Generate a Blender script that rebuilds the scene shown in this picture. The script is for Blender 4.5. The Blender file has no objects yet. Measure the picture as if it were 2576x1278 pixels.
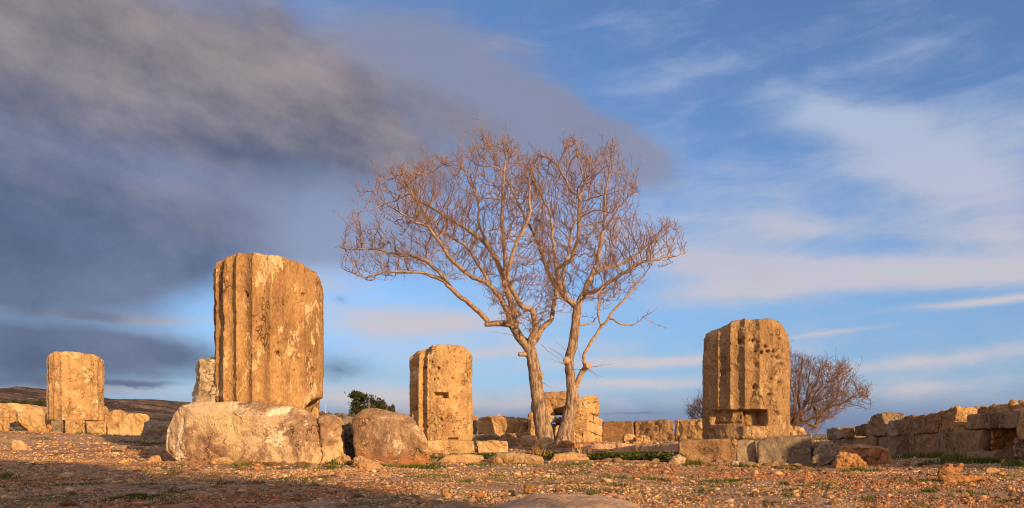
import bpy, math, random
import numpy as np
from mathutils import Vector, kdtree
S = bpy.context.scene
C = S.collection
R = math.radians

# ------------------------------------------------------------------ camera
F, HOR, CX, EYE = 1860.0, 1092.0, 1288.0, 0.40     # focal length, eye level and centre of a 2576 px wide frame
cam = bpy.data.cameras.new('camera'); co = bpy.data.objects.new('camera', cam); C.objects.link(co)
co.location = (0, 0, EYE); co.rotation_euler = (R(90), 0, 0)
cam.sensor_width = 36; cam.lens = 36 * F / 2576.0; cam.shift_y = (HOR - 639.0) / 2576.0
cam.clip_start = 0.05; cam.clip_end = 9000
S.camera = co
S.view_settings.view_transform = 'Standard'; S.view_settings.look = 'None'
S.view_settings.gamma = 1; S.view_settings.exposure = 0.40
S.render.resolution_x = 1024; S.render.resolution_y = 508
try: S.cycles.max_bounces = 5; S.cycles.filter_width = 1.1
except Exception: pass

SUN_AZ, SUN_EL = 38.0, 14.5
EXPO = 0.40
def at(dx, dy, Y):
    return Vector(((dx - CX) / F * Y, Y, EYE + (HOR - dy) / F * Y))

# ------------------------------------------------------------------ node helpers
class NT:
    def __init__(s, tree): s.t = tree; s.n = tree.nodes; s.l = tree.links
    def new(s, typ, **kw):
        n = s.n.new(typ)
        for k, v in kw.items(): setattr(n, k, v)
        return n
    def put(s, sock, v):
        if v is None: return
        if hasattr(v, 'is_output') or isinstance(v, bpy.types.NodeSocket): s.l.new(v, sock)
        elif isinstance(v, (tuple, list)) and len(v) == 3 and sock.type == 'RGBA': sock.default_value = (*v, 1)
        else: sock.default_value = v
    def m(s, op, a, b=None, c=None, clamp=False):
        n = s.new('ShaderNodeMath', operation=op); n.use_clamp = clamp
        s.put(n.inputs[0], a); s.put(n.inputs[1], b); s.put(n.inputs[2], c); return n.outputs[0]
    def v(s, op, a, b=None):
        n = s.new('ShaderNodeVectorMath', operation=op); s.put(n.inputs[0], a); s.put(n.inputs[1], b)
        return n.outputs[0]
    def mix(s, f, a, b, blend='MIX'):
        n = s.new('ShaderNodeMix', data_type='RGBA', blend_type=blend); n.clamp_factor = True
        s.put(n.inputs[0], f); s.put(n.inputs[6], a); s.put(n.inputs[7], b); return n.outputs[2]
    def ramp(s, f, a, b, smooth=True):
        n = s.new('ShaderNodeMapRange', interpolation_type='SMOOTHSTEP' if smooth else 'LINEAR')
        s.put(n.inputs[0], f); n.inputs[1].default_value = a; n.inputs[2].default_value = b
        return n.outputs[0]
    def noise(s, vec, scale, detail=4, rough=0.55, w=None, dist=0.0, col=False):
        n = s.new('ShaderNodeTexNoise')
        if w is not None: n.noise_dimensions = '4D'; s.put(n.inputs['W'], w)
        s.put(n.inputs['Vector'], vec); n.inputs['Scale'].default_value = scale
        n.inputs['Detail'].default_value = detail; n.inputs['Roughness'].default_value = rough
        n.inputs['Distortion'].default_value = dist
        return n.outputs[1 if col else 0]
    def vor(s, vec, scale, feature='F1', out='Distance', rnd=1.0):
        n = s.new('ShaderNodeTexVoronoi', feature=feature); s.put(n.inputs['Vector'], vec)
        n.inputs['Scale'].default_value = scale; n.inputs['Randomness'].default_value = rnd
        return n.outputs[out]
    def sep(s, v):
        n = s.new('ShaderNodeSeparateXYZ'); s.put(n.inputs[0], v); return n.outputs
    def comb(s, x, y, z):
        n = s.new('ShaderNodeCombineXYZ'); s.put(n.inputs[0], x); s.put(n.inputs[1], y); s.put(n.inputs[2], z); return n.outputs[0]

def lin(r, g, b):
    f = lambda c: ((c / 255 + 0.055) / 1.055) ** 2.4 if c > 10 else c / 255 / 12.92
    return (f(r), f(g), f(b))

# ------------------------------------------------------------------ sky
W = bpy.data.worlds.new('World'); S.world = W; W.use_nodes = True
t = NT(W.node_tree); W.node_tree.nodes.clear()
sky = t.new('ShaderNodeTexSky', sky_type='NISHITA'); sky.sun_disc = False
sky.sun_elevation = R(SUN_EL); sky.sun_rotation = R(180 - SUN_AZ)
sky.air_density = 1.0; sky.dust_density = 0.6; sky.ozone_density = 2.0
SKY_K = 0.12
gen = t.new('ShaderNodeTexCoord').outputs['Generated']
x, y, z = t.sep(gen)
az = t.m('ARCTAN2', x, y)
hyp = t.m('SQRT', t.m('ADD', t.m('MULTIPLY', x, x), t.m('MULTIPLY', y, y)))
el = t.m('DIVIDE', z, t.m('MAXIMUM', hyp, 0.001))
P0 = t.comb(az, el, 0.0)
wn = t.noise(t.comb(t.m('MULTIPLY', az, 0.55), el, 0.0), 5.0, 6, 0.55, col=True)
wn2 = t.noise(t.comb(t.m('MULTIPLY', az, 0.7), el, 3.0), 19.0, 4, 0.55, col=True)
def centred(c, k):
    s_ = t.v('SUBTRACT', c, (0.5, 0.5, 0.5)); n = t.new('ShaderNodeVectorMath', operation='MULTIPLY')
    t.put(n.inputs[0], s_); n.inputs[1].default_value = (k, k * 0.55, 0); return n.outputs[0]
PW = t.v('ADD', t.v('ADD', P0, centred(wn, 0.15)), centred(wn2, 0.035))
PS = t.v('ADD', P0, centred(wn, 0.09))
def blob(vec, dx, dy, rx, ry, rot, amp):
    a = math.atan((dx - CX) / F); p = (HOR - dy) / F * math.cos(a)
    mp = t.new('ShaderNodeMapping', vector_type='TEXTURE'); t.put(mp.inputs[0], vec)
    mp.inputs['Location'].default_value = (a, p, 0)
    mp.inputs['Rotation'].default_value = (0, 0, R(rot))
    mp.inputs['Scale'].default_value = (rx / F * math.cos(a) ** 1.5, ry / F * math.cos(a), 1)
    g = t.new('ShaderNodeTexGradient', gradient_type='QUADRATIC_SPHERE'); t.put(g.inputs[0], mp.outputs[0])
    return t.m('MULTIPLY', g.outputs[1], amp)
def field(vec, bl):
    acc = None
    for b in bl:
        o = blob(vec, *b); acc = o if acc is None else t.m('ADD', acc, o)
    return acc
# heavy grey cloud on the left: x, y, radii, tilt, strength
dark = field(PW, [
    (0, 120, 1150, 560, -6, 2.2), (480, 160, 800, 420, -16, 1.8), (900, 350, 600, 210, -24, 1.9), (1180, 330, 420, 150, -26, 1.1), (1450, 320, 420, 130, -24, .55), (560, 330, 640, 210, -10, 1.0),
    (100, 560, 850, 420, 0, 2.2), (430, 660, 520, 260, 4, 1.5), (60, 700, 640, 250, 2, 1.4), (0, 885, 1000, 130, 2, 2.4), (120, 965, 760, 110, 0, .9), (430, 940, 420, 60, 0, .6), (650, 900, 420, 90, 0, .7), (330, 870, 420, 80, 0, 1.6), (-100, 970, 400, 60, 0, 0.9),
    (880, 935, 260, 60, -4, 1.0), (1250, 1052, 330, 22, 0, 1.4), (700, 40, 420, 260, -30, 0.8), (1060, 400, 200, 90, -30, 1.0),
    (860, 180, 420, 190, -30, 0.55), (260, 785, 90, 22, 0, .9),
    (330, 962, 240, 14, 0, 1.3), (1560, 1050, 200, 11, 0, 1.0), (866, 765, 30, 36, 50, .8), (2150, 1080, 500, 9, 0, .7)])
veil = field(PW, [(1180, 300, 560, 200, -20, 1.4), (1230, 230, 480, 130, -16, 0.9), (1000, 620, 500, 220, -10, .8), (700, 500, 500, 260, 0, .8), (1450, 320, 330, 120, -24, 1.5), (1590, 400, 230, 110, -30, 0.9),
    (1480, 420, 300, 80, 0, 0.7), (1050, 110, 520, 260, -30, 1.1), (820, 560, 520, 260, -10, .9), (1300, 130, 300, 90, -20, .5), (560, 560, 420, 200, 0, .9)])
cir = field(PS, [
    (2100, 280, 420, 110, -22, 1.1), (2330, 420, 680, 230, -30, 2.1), (2576, 300, 420, 240, -20, 0.8),
    (2000, 575, 420, 120, -8, 1.0), (2400, 690, 820, 84, -3, 2.4), (1920, 680, 520, 76, -8, 1.9),
    (1830, 735, 480, 66, 3, 1.3), (2480, 762, 420, 24, 2, 1.7), (1100, 812, 560, 74, 4, 1.7), (1640, 903, 700, 34, 3, 1.5), (1240, 880, 460, 56, 3, 1.2), (1560, 965, 760, 40, 2, 1.2),
    (900, 1000, 640, 80, 0, 1.0), (2350, 905, 760, 44, 2, 1.0), (2080, 838, 300, 14, 2, 0.9), (1300, 1010, 560, 40, 0, 1.0),
    (2300, 975, 760, 80, 0, 0.7), (1850, 470, 560, 170, -18, 0.7), (1350, 560, 700, 260, -10, .55), (1720, 180, 900, 80, 10, .5), (1500, 60, 500, 60, 10, .4),
    (2500, 600, 420, 80, -10, .9), (800, 720, 460, 130, -12, .7), (1700, 620, 360, 160, -10, .7), (2250, 130, 500, 50, 10, .3), (250, 975, 360, 26, 0, 1.0), (330, 795, 500, 22, 0, 1.4)])
streak = t.noise(t.comb(t.m('MULTIPLY', az, 0.30), el, 7.0), 26.0, 7, 0.62, dist=0.6)
puff = t.noise(PW, 7.0, 8, 0.60)
puff2 = t.noise(t.comb(t.m('MULTIPLY', az, 0.62), t.m('ADD', el, t.m('MULTIPLY', az, 0.20)), 1.0), 9.0, 7, 0.6)
# behind and above, unseen: scattered cloud, spread wide and bright to fill the shadows
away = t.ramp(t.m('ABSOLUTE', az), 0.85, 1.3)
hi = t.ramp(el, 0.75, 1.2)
fill_clouds = t.m('MULTIPLY', t.m('MAXIMUM', away, hi), t.ramp(puff2, 0.30, 0.55))
dmask = t.ramp(t.m('ADD', dark, t.m('MULTIPLY', t.m('SUBTRACT', puff, 0.5), 0.6)), -0.05, 1.7)
vmask = t.m('MULTIPLY', t.ramp(t.m('ADD', veil, t.m('MULTIPLY', t.m('SUBTRACT', puff, 0.5), 0.8)), 0.05, 0.95), 0.74)
cmask = t.ramp(t.m('ADD', cir, t.m('ADD', t.m('MULTIPLY', t.m('SUBTRACT', streak, 0.5), 1.5), t.m('MULTIPLY', t.m('SUBTRACT', puff, 0.5), 1.1))), -0.15, 1.35)
def K(r, g_, b_): return tuple(c / 2 ** EXPO for c in lin(r, g_, b_))
# clear sky: Nishita, deepened
sk = t.new('ShaderNodeVectorMath', operation='SCALE'); t.put(sk.inputs[0], sky.outputs[0]); sk.inputs['Scale'].default_value = SKY_K
base = t.mix(1.0, sk.outputs[0], (0.74, 0.88, 1.12), 'MULTIPLY')
base = t.mix(t.m('MULTIPLY', t.ramp(el, 0.30, 0.0), 0.60), base, K(112, 152, 208))
base = t.mix(t.ramp(el, 0.07, -0.005), base, K(122, 134, 168))
cirC = t.mix(t.ramp(el, 0.04, 0.45), K(208, 200, 204), K(172, 188, 218))
cirC = t.mix(t.ramp(el, 0.06, -0.01), cirC, K(140, 142, 168))
mot = t.m('ADD', t.m('MULTIPLY', puff2, 0.7), t.m('MULTIPLY', puff, 0.3))
lowC = t.mix(t.ramp(mot, 0.30, 0.70), K(78, 90, 118), K(112, 122, 152))
topC = t.mix(t.ramp(mot, 0.28, 0.72), K(110, 104, 110), K(166, 152, 152))
darkC = t.mix(t.ramp(t.m('ADD', el, t.m('MULTIPLY', t.m('SUBTRACT', mot, 0.5), 0.35)), 0.22, 0.50), lowC, topC)
veilC = K(142, 143, 164)
c1 = t.mix(t.m('MULTIPLY', cmask, 0.96), base, cirC)
c2 = t.mix(vmask, c1, veilC)
c3 = t.mix(t.m('MULTIPLY', dmask, 0.94), c2, darkC)
# unseen clouds behind the viewpoint, brightened and tinted to warm the shadow fill
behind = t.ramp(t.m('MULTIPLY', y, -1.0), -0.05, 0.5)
c4 = t.mix(t.m('MULTIPLY', fill_clouds, 0.85), c3, t.mix(t.m('MULTIPLY', behind, t.ramp(el, 1.2, 0.2)), K(196, 184, 186), tuple(c * 1.25 for c in K(255, 205, 160))))
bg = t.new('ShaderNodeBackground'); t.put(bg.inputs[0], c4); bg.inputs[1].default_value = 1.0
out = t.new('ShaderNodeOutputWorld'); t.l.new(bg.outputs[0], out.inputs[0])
W.cycles.sampling_method = 'MANUAL'; W.cycles.sample_map_resolution = 512

# ------------------------------------------------------------------ sun
sd = bpy.data.lights.new('sun', 'SUN'); sd.energy = 5.0; sd.angle = R(0.7); sd.color = (1.0, 0.62, 0.27)
so = bpy.data.objects.new('sun', sd); C.objects.link(so)
a, e = R(SUN_AZ), R(SUN_EL)
Ldir = Vector((-math.sin(a) * math.cos(e), math.cos(a) * math.cos(e), -math.sin(e)))
so.rotation_euler = Ldir.to_track_quat('-Z', 'Y').to_euler(); so.location = (20, -25, 12)

# ------------------------------------------------------------------ noise in numpy
rng = np.random.default_rng(7); random.seed(7)
def _h(ix, iy, iz, seed):
    n = (ix * 374761393 + iy * 668265263 + iz * 2147483647 + seed * 1274126177).astype(np.int64) & 0xffffffff
    n = ((n ^ (n >> 13)) * 1274126177) & 0xffffffff
    n = ((n ^ (n >> 15)) * 2246822519) & 0xffffffff
    return ((n ^ (n >> 16)) & 0xffffff) / float(0xffffff)
def vn(P, seed=0):
    I = np.floor(P).astype(np.int64); f = P - I; u = f * f * f * (f * (f * 6 - 15) + 10)
    r = 0
    for dx in (0, 1):
        wx = u[:, 0] if dx else 1 - u[:, 0]
        for dy in (0, 1):
            wy = u[:, 1] if dy else 1 - u[:, 1]
            for dz in (0, 1):
                wz = u[:, 2] if dz else 1 - u[:, 2]
                r = r + wx * wy * wz * _h(I[:, 0] + dx, I[:, 1] + dy, I[:, 2] + dz, seed)
    return r * 2 - 1
def fbm(P, s, o=4, seed=0, g=0.5):
    r = 0; a = 1.0; tot = 0
    for k in range(o):
        r = r + a * vn(P * (2.03 ** k / s) + 17.3 * k, seed + k); tot += a; a *= g
    return r / tot * 1.6
def fbm2(X, Y, s, o=4, seed=0, g=0.5):
    return fbm(np.stack([X, Y, np.zeros_like(X) + .37], 1), s, o, seed, g)
def sst(x, a, b):
    q = np.clip((x - a) / (b - a), 0, 1); return q * q * (3 - 2 * q)

# ------------------------------------------------------------------ objects
def mesh(name, V, Fc, mat=None, smooth=True):
    me = bpy.data.meshes.new(name)
    V = np.asarray(V, dtype=np.float32)
    if isinstance(Fc, np.ndarray):
        nf, k = Fc.shape
        me.vertices.add(len(V)); me.vertices.foreach_set('co', V.ravel())
        me.loops.add(nf * k); me.loops.foreach_set('vertex_index', Fc.astype(np.int32).ravel())
        me.polygons.add(nf); me.polygons.foreach_set('loop_start', np.arange(0, nf * k, k, dtype=np.int32))
        me.polygons.foreach_set('loop_total', np.full(nf, k, dtype=np.int32))
        me.update(calc_edges=True); me.validate()
    else:
        me.from_pydata([tuple(map(float, v)) for v in V], [], Fc); me.update()
    if smooth: me.polygons.foreach_set('use_smooth', np.ones(len(me.polygons), dtype=bool))
    if mat: me.materials.append(mat)
    return me
def link(name, me, loc=(0, 0, 0), parent=None):
    o = bpy.data.objects.new(name, me); C.objects.link(o); o.location = loc
    if parent: o.parent = parent
    return o
def tag(o, label=None, cat=None, group=None, kind=None):
    if label: o['label'] = label
    if cat: o['category'] = cat
    if group: o['group'] = group
    if kind: o['kind'] = kind
    return o
def thing(name, label, cat, loc, group=None):
    o = bpy.data.objects.new(name, None); C.objects.link(o); o.location = loc; o.empty_display_size = 0.2
    return tag(o, label, cat, group)

# ------------------------------------------------------------------ materials
def stone_mat(name, a, b, stain=(0.20, 0.13, 0.09), st=0.5, pale=(0.66, 0.60, 0.50), pl=0.25, red=0.0, redh=0.25, sc=1.0, bump=1.0, pits=0.5, gray=0.0, vs=1.0):
    m = bpy.data.materials.new(name); m.use_nodes = True; q = NT(m.node_tree)
    bs = m.node_tree.nodes['Principled BSDF']; bs.inputs['Roughness'].default_value = 0.93
    bs.inputs['Specular IOR Level'].default_value = 0.15
    tc0 = q.new('ShaderNodeTexCoord').outputs['Object']
    mpp = q.new('ShaderNodeMapping'); q.put(mpp.inputs[0], tc0); mpp.inputs['Scale'].default_value = (1, 1, vs); tc = mpp.outputs[0]
    oi = q.new('ShaderNodeObjectInfo').outputs['Random']; w = q.m('MULTIPLY', oi, 40.0)
    n1 = q.noise(tc, 2.2 * sc, 6, 0.6, w)
    n2 = q.noise(tc, 2.6 * sc, 10, 0.66, w, 0.5)
    n3 = q.noise(tc, 42.0 * sc, 5, 0.7, w)
    n4 = q.noise(tc, 3.4 * sc, 9, 0.66, q.m('ADD', w, 9.0), 0.9)
    col = q.mix(q.ramp(n1, 0.35, 0.66), a, b)
    sm = q.m('MULTIPLY', q.ramp(n2, 0.49, 0.58), st)
    col = q.mix(sm, col, stain)
    pm = q.m('MULTIPLY', q.ramp(q.m('ADD', n4, q.m('MULTIPLY', q.m('SUBTRACT', n3, 0.5), 0.28)), 0.56, 0.635), min(1, pl * 3) if pl else 0.0)
    col = q.mix(pm, col, pale)
    # lichen spots
    vd = q.vor(q.v('ADD', tc, q.v('SCALE', q.noise(tc, 14, 3, 0.6, w, col=True), None)), 13.0 * sc)
    lm = q.m('MULTIPLY', q.ramp(q.m('ADD', vd, q.m('MULTIPLY', n4, 1.0)), 0.72, 0.60), pl * 1.2)
    col = q.mix(lm, col, pale)
    grain = q.ramp(n3, 0.25, 0.75)
    col = q.mix(0.5, col, q.mix(grain, (0.45, 0.40, 0.36), (1.5, 1.5, 1.5)), 'MULTIPLY')
    cv = q.v('ADD', tc, q.v('SCALE', q.noise(tc, 3.0, 4, 0.6, w, col=True), None))
    crk = q.m('MULTIPLY', q.ramp(q.vor(cv, 1.5 * sc, 'DISTANCE_TO_EDGE'), 0.016, 0.0), q.ramp(n1, 0.48, 0.56))
    col = q.mix(q.m('MULTIPLY', crk, 0.75), col, (0.10, 0.065, 0.045))
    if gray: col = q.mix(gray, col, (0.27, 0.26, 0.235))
    if red:
        zz = q.sep(tc)[2]
        rm = q.m('MULTIPLY', q.ramp(q.m('ADD', zz, q.m('MULTIPLY', q.m('SUBTRACT', n2, 0.5), 0.5)), redh, redh * 0.35), red)
        col = q.mix(rm, col, (0.46, 0.20, 0.09))
    q.put(bs.inputs['Base Color'], col)
    pitn = q.ramp(q.vor(q.v('ADD', tc, (3.1, 1.7, 0.3)), 26.0 * sc), 0.10, 0.26)
    pitm = q.ramp(q.noise(tc, 4.0, 3, 0.5, w), 0.46, 0.62)
    h = q.m('ADD', q.m('MULTIPLY', q.noise(tc, 9.0 * sc, 8, 0.68, w), 1.1), q.m('MULTIPLY', n3, 0.5))
    h = q.m('ADD', h, q.m('MULTIPLY', q.noise(tc, 110.0 * sc, 3, 0.6), 0.16))
    h = q.m('SUBTRACT', h, q.m('MULTIPLY', crk, 0.5))
    h = q.m('SUBTRACT', h, q.m('MULTIPLY', q.m('MULTIPLY', q.m('SUBTRACT', 1.0, pitn), pitm), pits))
    bp = q.new('ShaderNodeBump'); bp.inputs['Strength'].default_value = 1.0; bp.inputs['Distance'].default_value = 0.035 * bump
    q.put(bp.inputs['Height'], h); q.l.new(bp.outputs[0], bs.inputs['Normal'])
    return m
GOLD = stone_mat('golden_limestone', (0.53, 0.36, 0.185), (0.43, 0.28, 0.14), (0.30, 0.175, 0.09), 0.6, (0.70, 0.57, 0.38), 0.30, pits=0.6)
GOLDL = stone_mat('light_golden_limestone', (0.62, 0.45, 0.25), (0.53, 0.365, 0.19), (0.36, 0.21, 0.105), 0.6, (0.72, 0.60, 0.41), 0.22, red=0.3, redh=0.14)
DRUM = stone_mat('weathered_column_limestone', (0.43, 0.275, 0.135), (0.34, 0.205, 0.10), (0.235, 0.13, 0.065), 0.7, (0.64, 0.49, 0.30), 0.34, bump=1.0, vs=.45)
DRUM2 = stone_mat('brown_column_limestone', (0.41, 0.275, 0.15), (0.33, 0.21, 0.115), (0.25, 0.155, 0.085), 0.6, (0.60, 0.48, 0.32), 0.18, bump=1.5, pits=1.3, vs=.6)
POD = stone_mat('lichened_podium_limestone', (0.64, 0.49, 0.32), (0.52, 0.385, 0.24), (0.25, 0.155, 0.11), 0.85, (0.80, 0.71, 0.58), 0.6, sc=0.62, bump=1.3)
PALE = stone_mat('pale_limestone', (0.62, 0.52, 0.39), (0.52, 0.43, 0.32), (0.28, 0.20, 0.145), 0.7, (0.74, 0.67, 0.56), 0.5, bump=1.3)
BOUL = stone_mat('boulder_stone', (0.52, 0.36, 0.235), (0.42, 0.275, 0.16), (0.27, 0.17, 0.11), 0.7, (0.70, 0.59, 0.43), 0.35, red=0.9, redh=0.34, bump=1.3)
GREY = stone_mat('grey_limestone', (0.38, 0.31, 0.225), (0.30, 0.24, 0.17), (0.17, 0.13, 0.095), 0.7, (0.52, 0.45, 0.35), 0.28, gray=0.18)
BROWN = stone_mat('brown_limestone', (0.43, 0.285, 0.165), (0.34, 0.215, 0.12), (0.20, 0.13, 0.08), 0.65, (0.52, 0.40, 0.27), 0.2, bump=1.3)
WALLM = stone_mat('dark_wall_limestone', (0.38, 0.27, 0.17), (0.29, 0.20, 0.125), (0.13, 0.09, 0.06), 0.7, (0.45, 0.36, 0.26), 0.22, bump=1.4, vs=.5)
REDM = stone_mat('red_earthy_stone', (0.50, 0.26, 0.125), (0.42, 0.205, 0.10), (0.24, 0.125, 0.075), 0.6, (0.58, 0.43, 0.29), 0.25, bump=1.4)
ORNG = stone_mat('orange_limestone', (0.58, 0.33, 0.145), (0.48, 0.255, 0.105), (0.28, 0.14, 0.065), 0.6, (0.62, 0.46, 0.28), 0.15, bump=1.8)
PINK = stone_mat('smooth_pinkish_slab', (0.56, 0.40, 0.28), (0.47, 0.33, 0.225), (0.30, 0.20, 0.14), 0.6, (0.64, 0.54, 0.43), 0.25, bump=0.9)
MATS = dict(GOLD=GOLD, GOLDL=GOLDL, DRUM=DRUM, DRUM2=DRUM2, POD=POD, PALE=PALE, BOUL=BOUL, GREY=GREY, BROWN=BROWN, WALLM=WALLM, REDM=REDM, ORNG=ORNG, PINK=PINK)

def simple_mat(name, col, rough=0.9, var=0.25, scale=12, bump=0.0, stretch=(1, 1, 1), bdist=0.01, col2=None, attr=False, back=0.0):
    m = bpy.data.materials.new(name); m.use_nodes = True; q = NT(m.node_tree)
    bs = m.node_tree.nodes['Principled BSDF']; bs.inputs['Roughness'].default_value = rough
    bs.inputs['Specular IOR Level'].default_value = 0.15
    tc = q.new('ShaderNodeTexCoord').outputs['Object']
    mp = q.new('ShaderNodeMapping'); q.put(mp.inputs[0], tc); mp.inputs['Scale'].default_value = stretch
    n = q.noise(mp.outputs[0], scale, 5, 0.65)
    c2 = col2 or tuple(c * (1 - var) for c in col); c1 = col if col2 else tuple(min(1, c * (1 + var)) for c in col)
    c = q.mix(q.ramp(n, 0.35, 0.65), c2, c1)
    if attr:
        at_ = q.new('ShaderNodeAttribute', attribute_name='tint'); c = q.mix(1.0, c, at_.outputs['Color'], 'MULTIPLY')
    q.put(bs.inputs['Base Color'], c)
    if bump:
        bp = q.new('ShaderNodeBump'); bp.inputs['Strength'].default_value = bump; bp.inputs['Distance'].default_value = bdist
        q.put(bp.inputs['Height'], n); q.l.new(bp.outputs[0], bs.inputs['Normal'])
    return m
BARK = simple_mat('pale_fissured_bark', (0.43, 0.325, 0.25), var=0.35, scale=17, bump=1.0, stretch=(1, 1, 0.25), bdist=0.05, col2=(0.12, 0.08, 0.062))
BRANCH = simple_mat('branch_bark', (0.34, 0.245, 0.185), var=0.3, scale=18, bump=0.5, bdist=0.01)
TWIG = simple_mat('red_brown_twigs', (0.31, 0.20, 0.145), var=0.3, scale=6)
TWIGB = simple_mat('bush_twigs', (0.21, 0.135, 0.105), var=0.3, scale=6)
BUSHM = simple_mat('bush_bark', (0.19, 0.115, 0.085), var=0.3, scale=9)

# ------------------------------------------------------------------ ground
CP = [(620,1168,9.8),(430,1155,9.9),(860,1160,9.9),(980,1174,9.5),(200,1278,4),(1288,1278,4),(2400,1278,4),(1288,1210,6.3),(600,1215,6.1),(2100,1210,6.3),
      (1140,1146,15.2),(1250,1142,15.2),(230,1098,19.3),(140,1092,19.3),(320,1101,19.5),(80,1080,19.5),(10,1084,17.5),(390,1117,16.5),(40,1130,14),(50,1165,10.2),
      (300,1135,13),(1780,1160,11.5),(1980,1168,11.3),(2070,1173,10.6),(2180,1180,9.9),(2260,1152,13.0),(2370,1141,12.2),(2440,1156,11.0),(2560,1160,10.3),(2400,1180,8.6),
      (1420,1120,17.3),(1365,1110,17.6),(1480,1114,18.0),(1640,1115,19.2),(1740,1111,18.5),(1600,1152,14.2),(1400,1138,15.6),(1300,1134,16.2),(1240,1110,17.3),
      (1640,1170,9.6),(1300,1166,10.2),(2060,1108,22),(1200,1095,20),(880,1150,12.5)]
cpx = np.array([at(*c)[:] for c in CP])
extra = [(-20, 30, .5), (0, 30, .25), (20, 30, .1), (-30, 15, .5), (25, 12, 0), (0, 0, 0), (8, 4, 0), (-8, 3, 0), (0, -10, 0.0), (14, -4, 0), (-14, -4, 0), (-16, 22, .6), (-9, 24, .4), (14, 20, .05), (8, 24, .15), (8.5, 12, 0.05), (9, 9, 0)]
cpx = np.vstack([cpx, np.array(extra)])
def ground_z(X, Y):
    X = np.asarray(X, float); Y = np.asarray(Y, float)
    d2 = (X[:, None] - cpx[None, :, 0]) ** 2 + (Y[:, None] - cpx[None, :, 1]) ** 2
    w = np.exp(-d2 / (2 * 1.1 ** 2)) + 0.02 / (1 + d2) ** 2
    z = (w * cpx[None, :, 2]).sum(1) / w.sum(1)
    r = np.hypot(X, Y)
    z = z * (1 - sst(r, 34, 80)) + (-0.6) * sst(r, 34, 120)
    z = z + 0.028 * fbm2(X, Y, 1.3, 4, 3) * (1 - sst(r, 40, 80)) + .6 * fbm2(X, Y, 90., 4, 5) * sst(r, 60, 200)
    return z
def gz(x, y): return float(ground_z([x], [y])[0])
N = 640
tt = np.linspace(-1, 1, N)
xs = 3.2 * np.sinh(7.7 * tt); ys = 8 + 3.2 * np.sinh(7.7 * tt)
GX, GY = np.meshgrid(xs, ys); gx, gy = GX.ravel(), GY.ravel()
gzv = np.concatenate([ground_z(gx[i:i + 40000], gy[i:i + 40000]) for i in range(0, len(gx), 40000)])
near = (np.abs(gx) < 20) & (gy > 0) & (gy < 24)
gzv[near] += 0.010 * fbm2(gx[near], gy[near], 0.16, 3, 11)
idx = np.arange(N * N).reshape(N, N)
GF = np.stack([idx[:-1, :-1].ravel(), idx[:-1, 1:].ravel(), idx[1:, 1:].ravel(), idx[1:, :-1].ravel()], 1)
def ground_mat():
    m = bpy.data.materials.new('stony_soil'); m.use_nodes = True; q = NT(m.node_tree)
    bs = m.node_tree.nodes['Principled BSDF']; bs.inputs['Roughness'].default_value = 0.95; bs.inputs['Specular IOR Level'].default_value = 0.1
    tc = q.new('ShaderNodeTexCoord').outputs['Object']
    big = q.noise(tc, 0.5, 6, 0.6); mid = q.noise(tc, 4.0, 6, 0.65); fine = q.noise(tc, 60, 4, 0.65)
    v1 = q.new('ShaderNodeTexVoronoi'); q.put(v1.inputs['Vector'], tc); v1.inputs['Scale'].default_value = 34
    v2 = q.new('ShaderNodeTexVoronoi'); q.put(v2.inputs['Vector'], tc); v2.inputs['Scale'].default_value = 13
    soil = q.mix(q.ramp(mid, 0.35, 0.65), (0.27, 0.155, 0.09), (0.42, 0.27, 0.16))
    soil = q.mix(q.ramp(big, 0.55, 0.7), soil, (0.29, 0.13, 0.095))
    peb = q.mix(q.sep(v1.outputs['Color'])[0], (0.22, 0.15, 0.12), (0.55, 0.42, 0.30))
    col = q.mix(q.m('MULTIPLY', q.ramp(v1.outputs[0], 0.5, 0.3), q.ramp(mid, 0.3, 0.5)), soil, peb)
    peb2 = q.mix(q.sep(v2.outputs['Color'])[1], (0.30, 0.21, 0.16), (0.52, 0.40, 0.28))
    sel = q.ramp(q.sep(v2.outputs['Color'])[0], 0.55, 0.62)
    col = q.mix(q.m('MULTIPLY', q.ramp(v2.outputs[0], 0.42, 0.34), sel), col, peb2)
    gm = q.m('MULTIPLY', q.ramp(q.noise(q.v('ADD', tc, (5, 9, 0)), 1.1, 7, 0.68), 0.52, 0.60), 0.8)
    col = q.mix(gm, col, (0.075, 0.085, 0.028))
    # far land: scrub and bare earth
    px, py, _ = q.sep(tc)
    far = q.ramp(q.m('SQRT', q.m('ADD', q.m('MULTIPLY', px, px), q.m('MULTIPLY', py, py))), 25, 60)
    col = q.mix(far, col, q.mix(q.ramp(q.noise(tc, 0.05, 8, 0.7), 0.42, 0.6), (0.06, 0.065, 0.035), (0.20, 0.14, 0.09)))
    q.put(bs.inputs['Base Color'], col)
    h = q.m('ADD', q.m('MULTIPLY', q.ramp(v1.outputs[0], 0.6, 0.1), 0.35), q.m('MULTIPLY', fine, 0.35))
    h = q.m('ADD', h, q.m('MULTIPLY', mid, 0.8)); h = q.m('ADD', h, q.m('MULTIPLY', q.m('MULTIPLY', q.ramp(v2.outputs[0], 0.5, 0.1), sel), 0.9))
    bp = q.new('ShaderNodeBump'); bp.inputs['Distance'].default_value = 0.02; q.put(bp.inputs['Height'], h); q.l.new(bp.outputs[0], bs.inputs['Normal'])
    return m
g = link('ground', mesh('ground', np.stack([gx, gy, gzv], 1), GF, ground_mat())); g['kind'] = 'structure'

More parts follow.
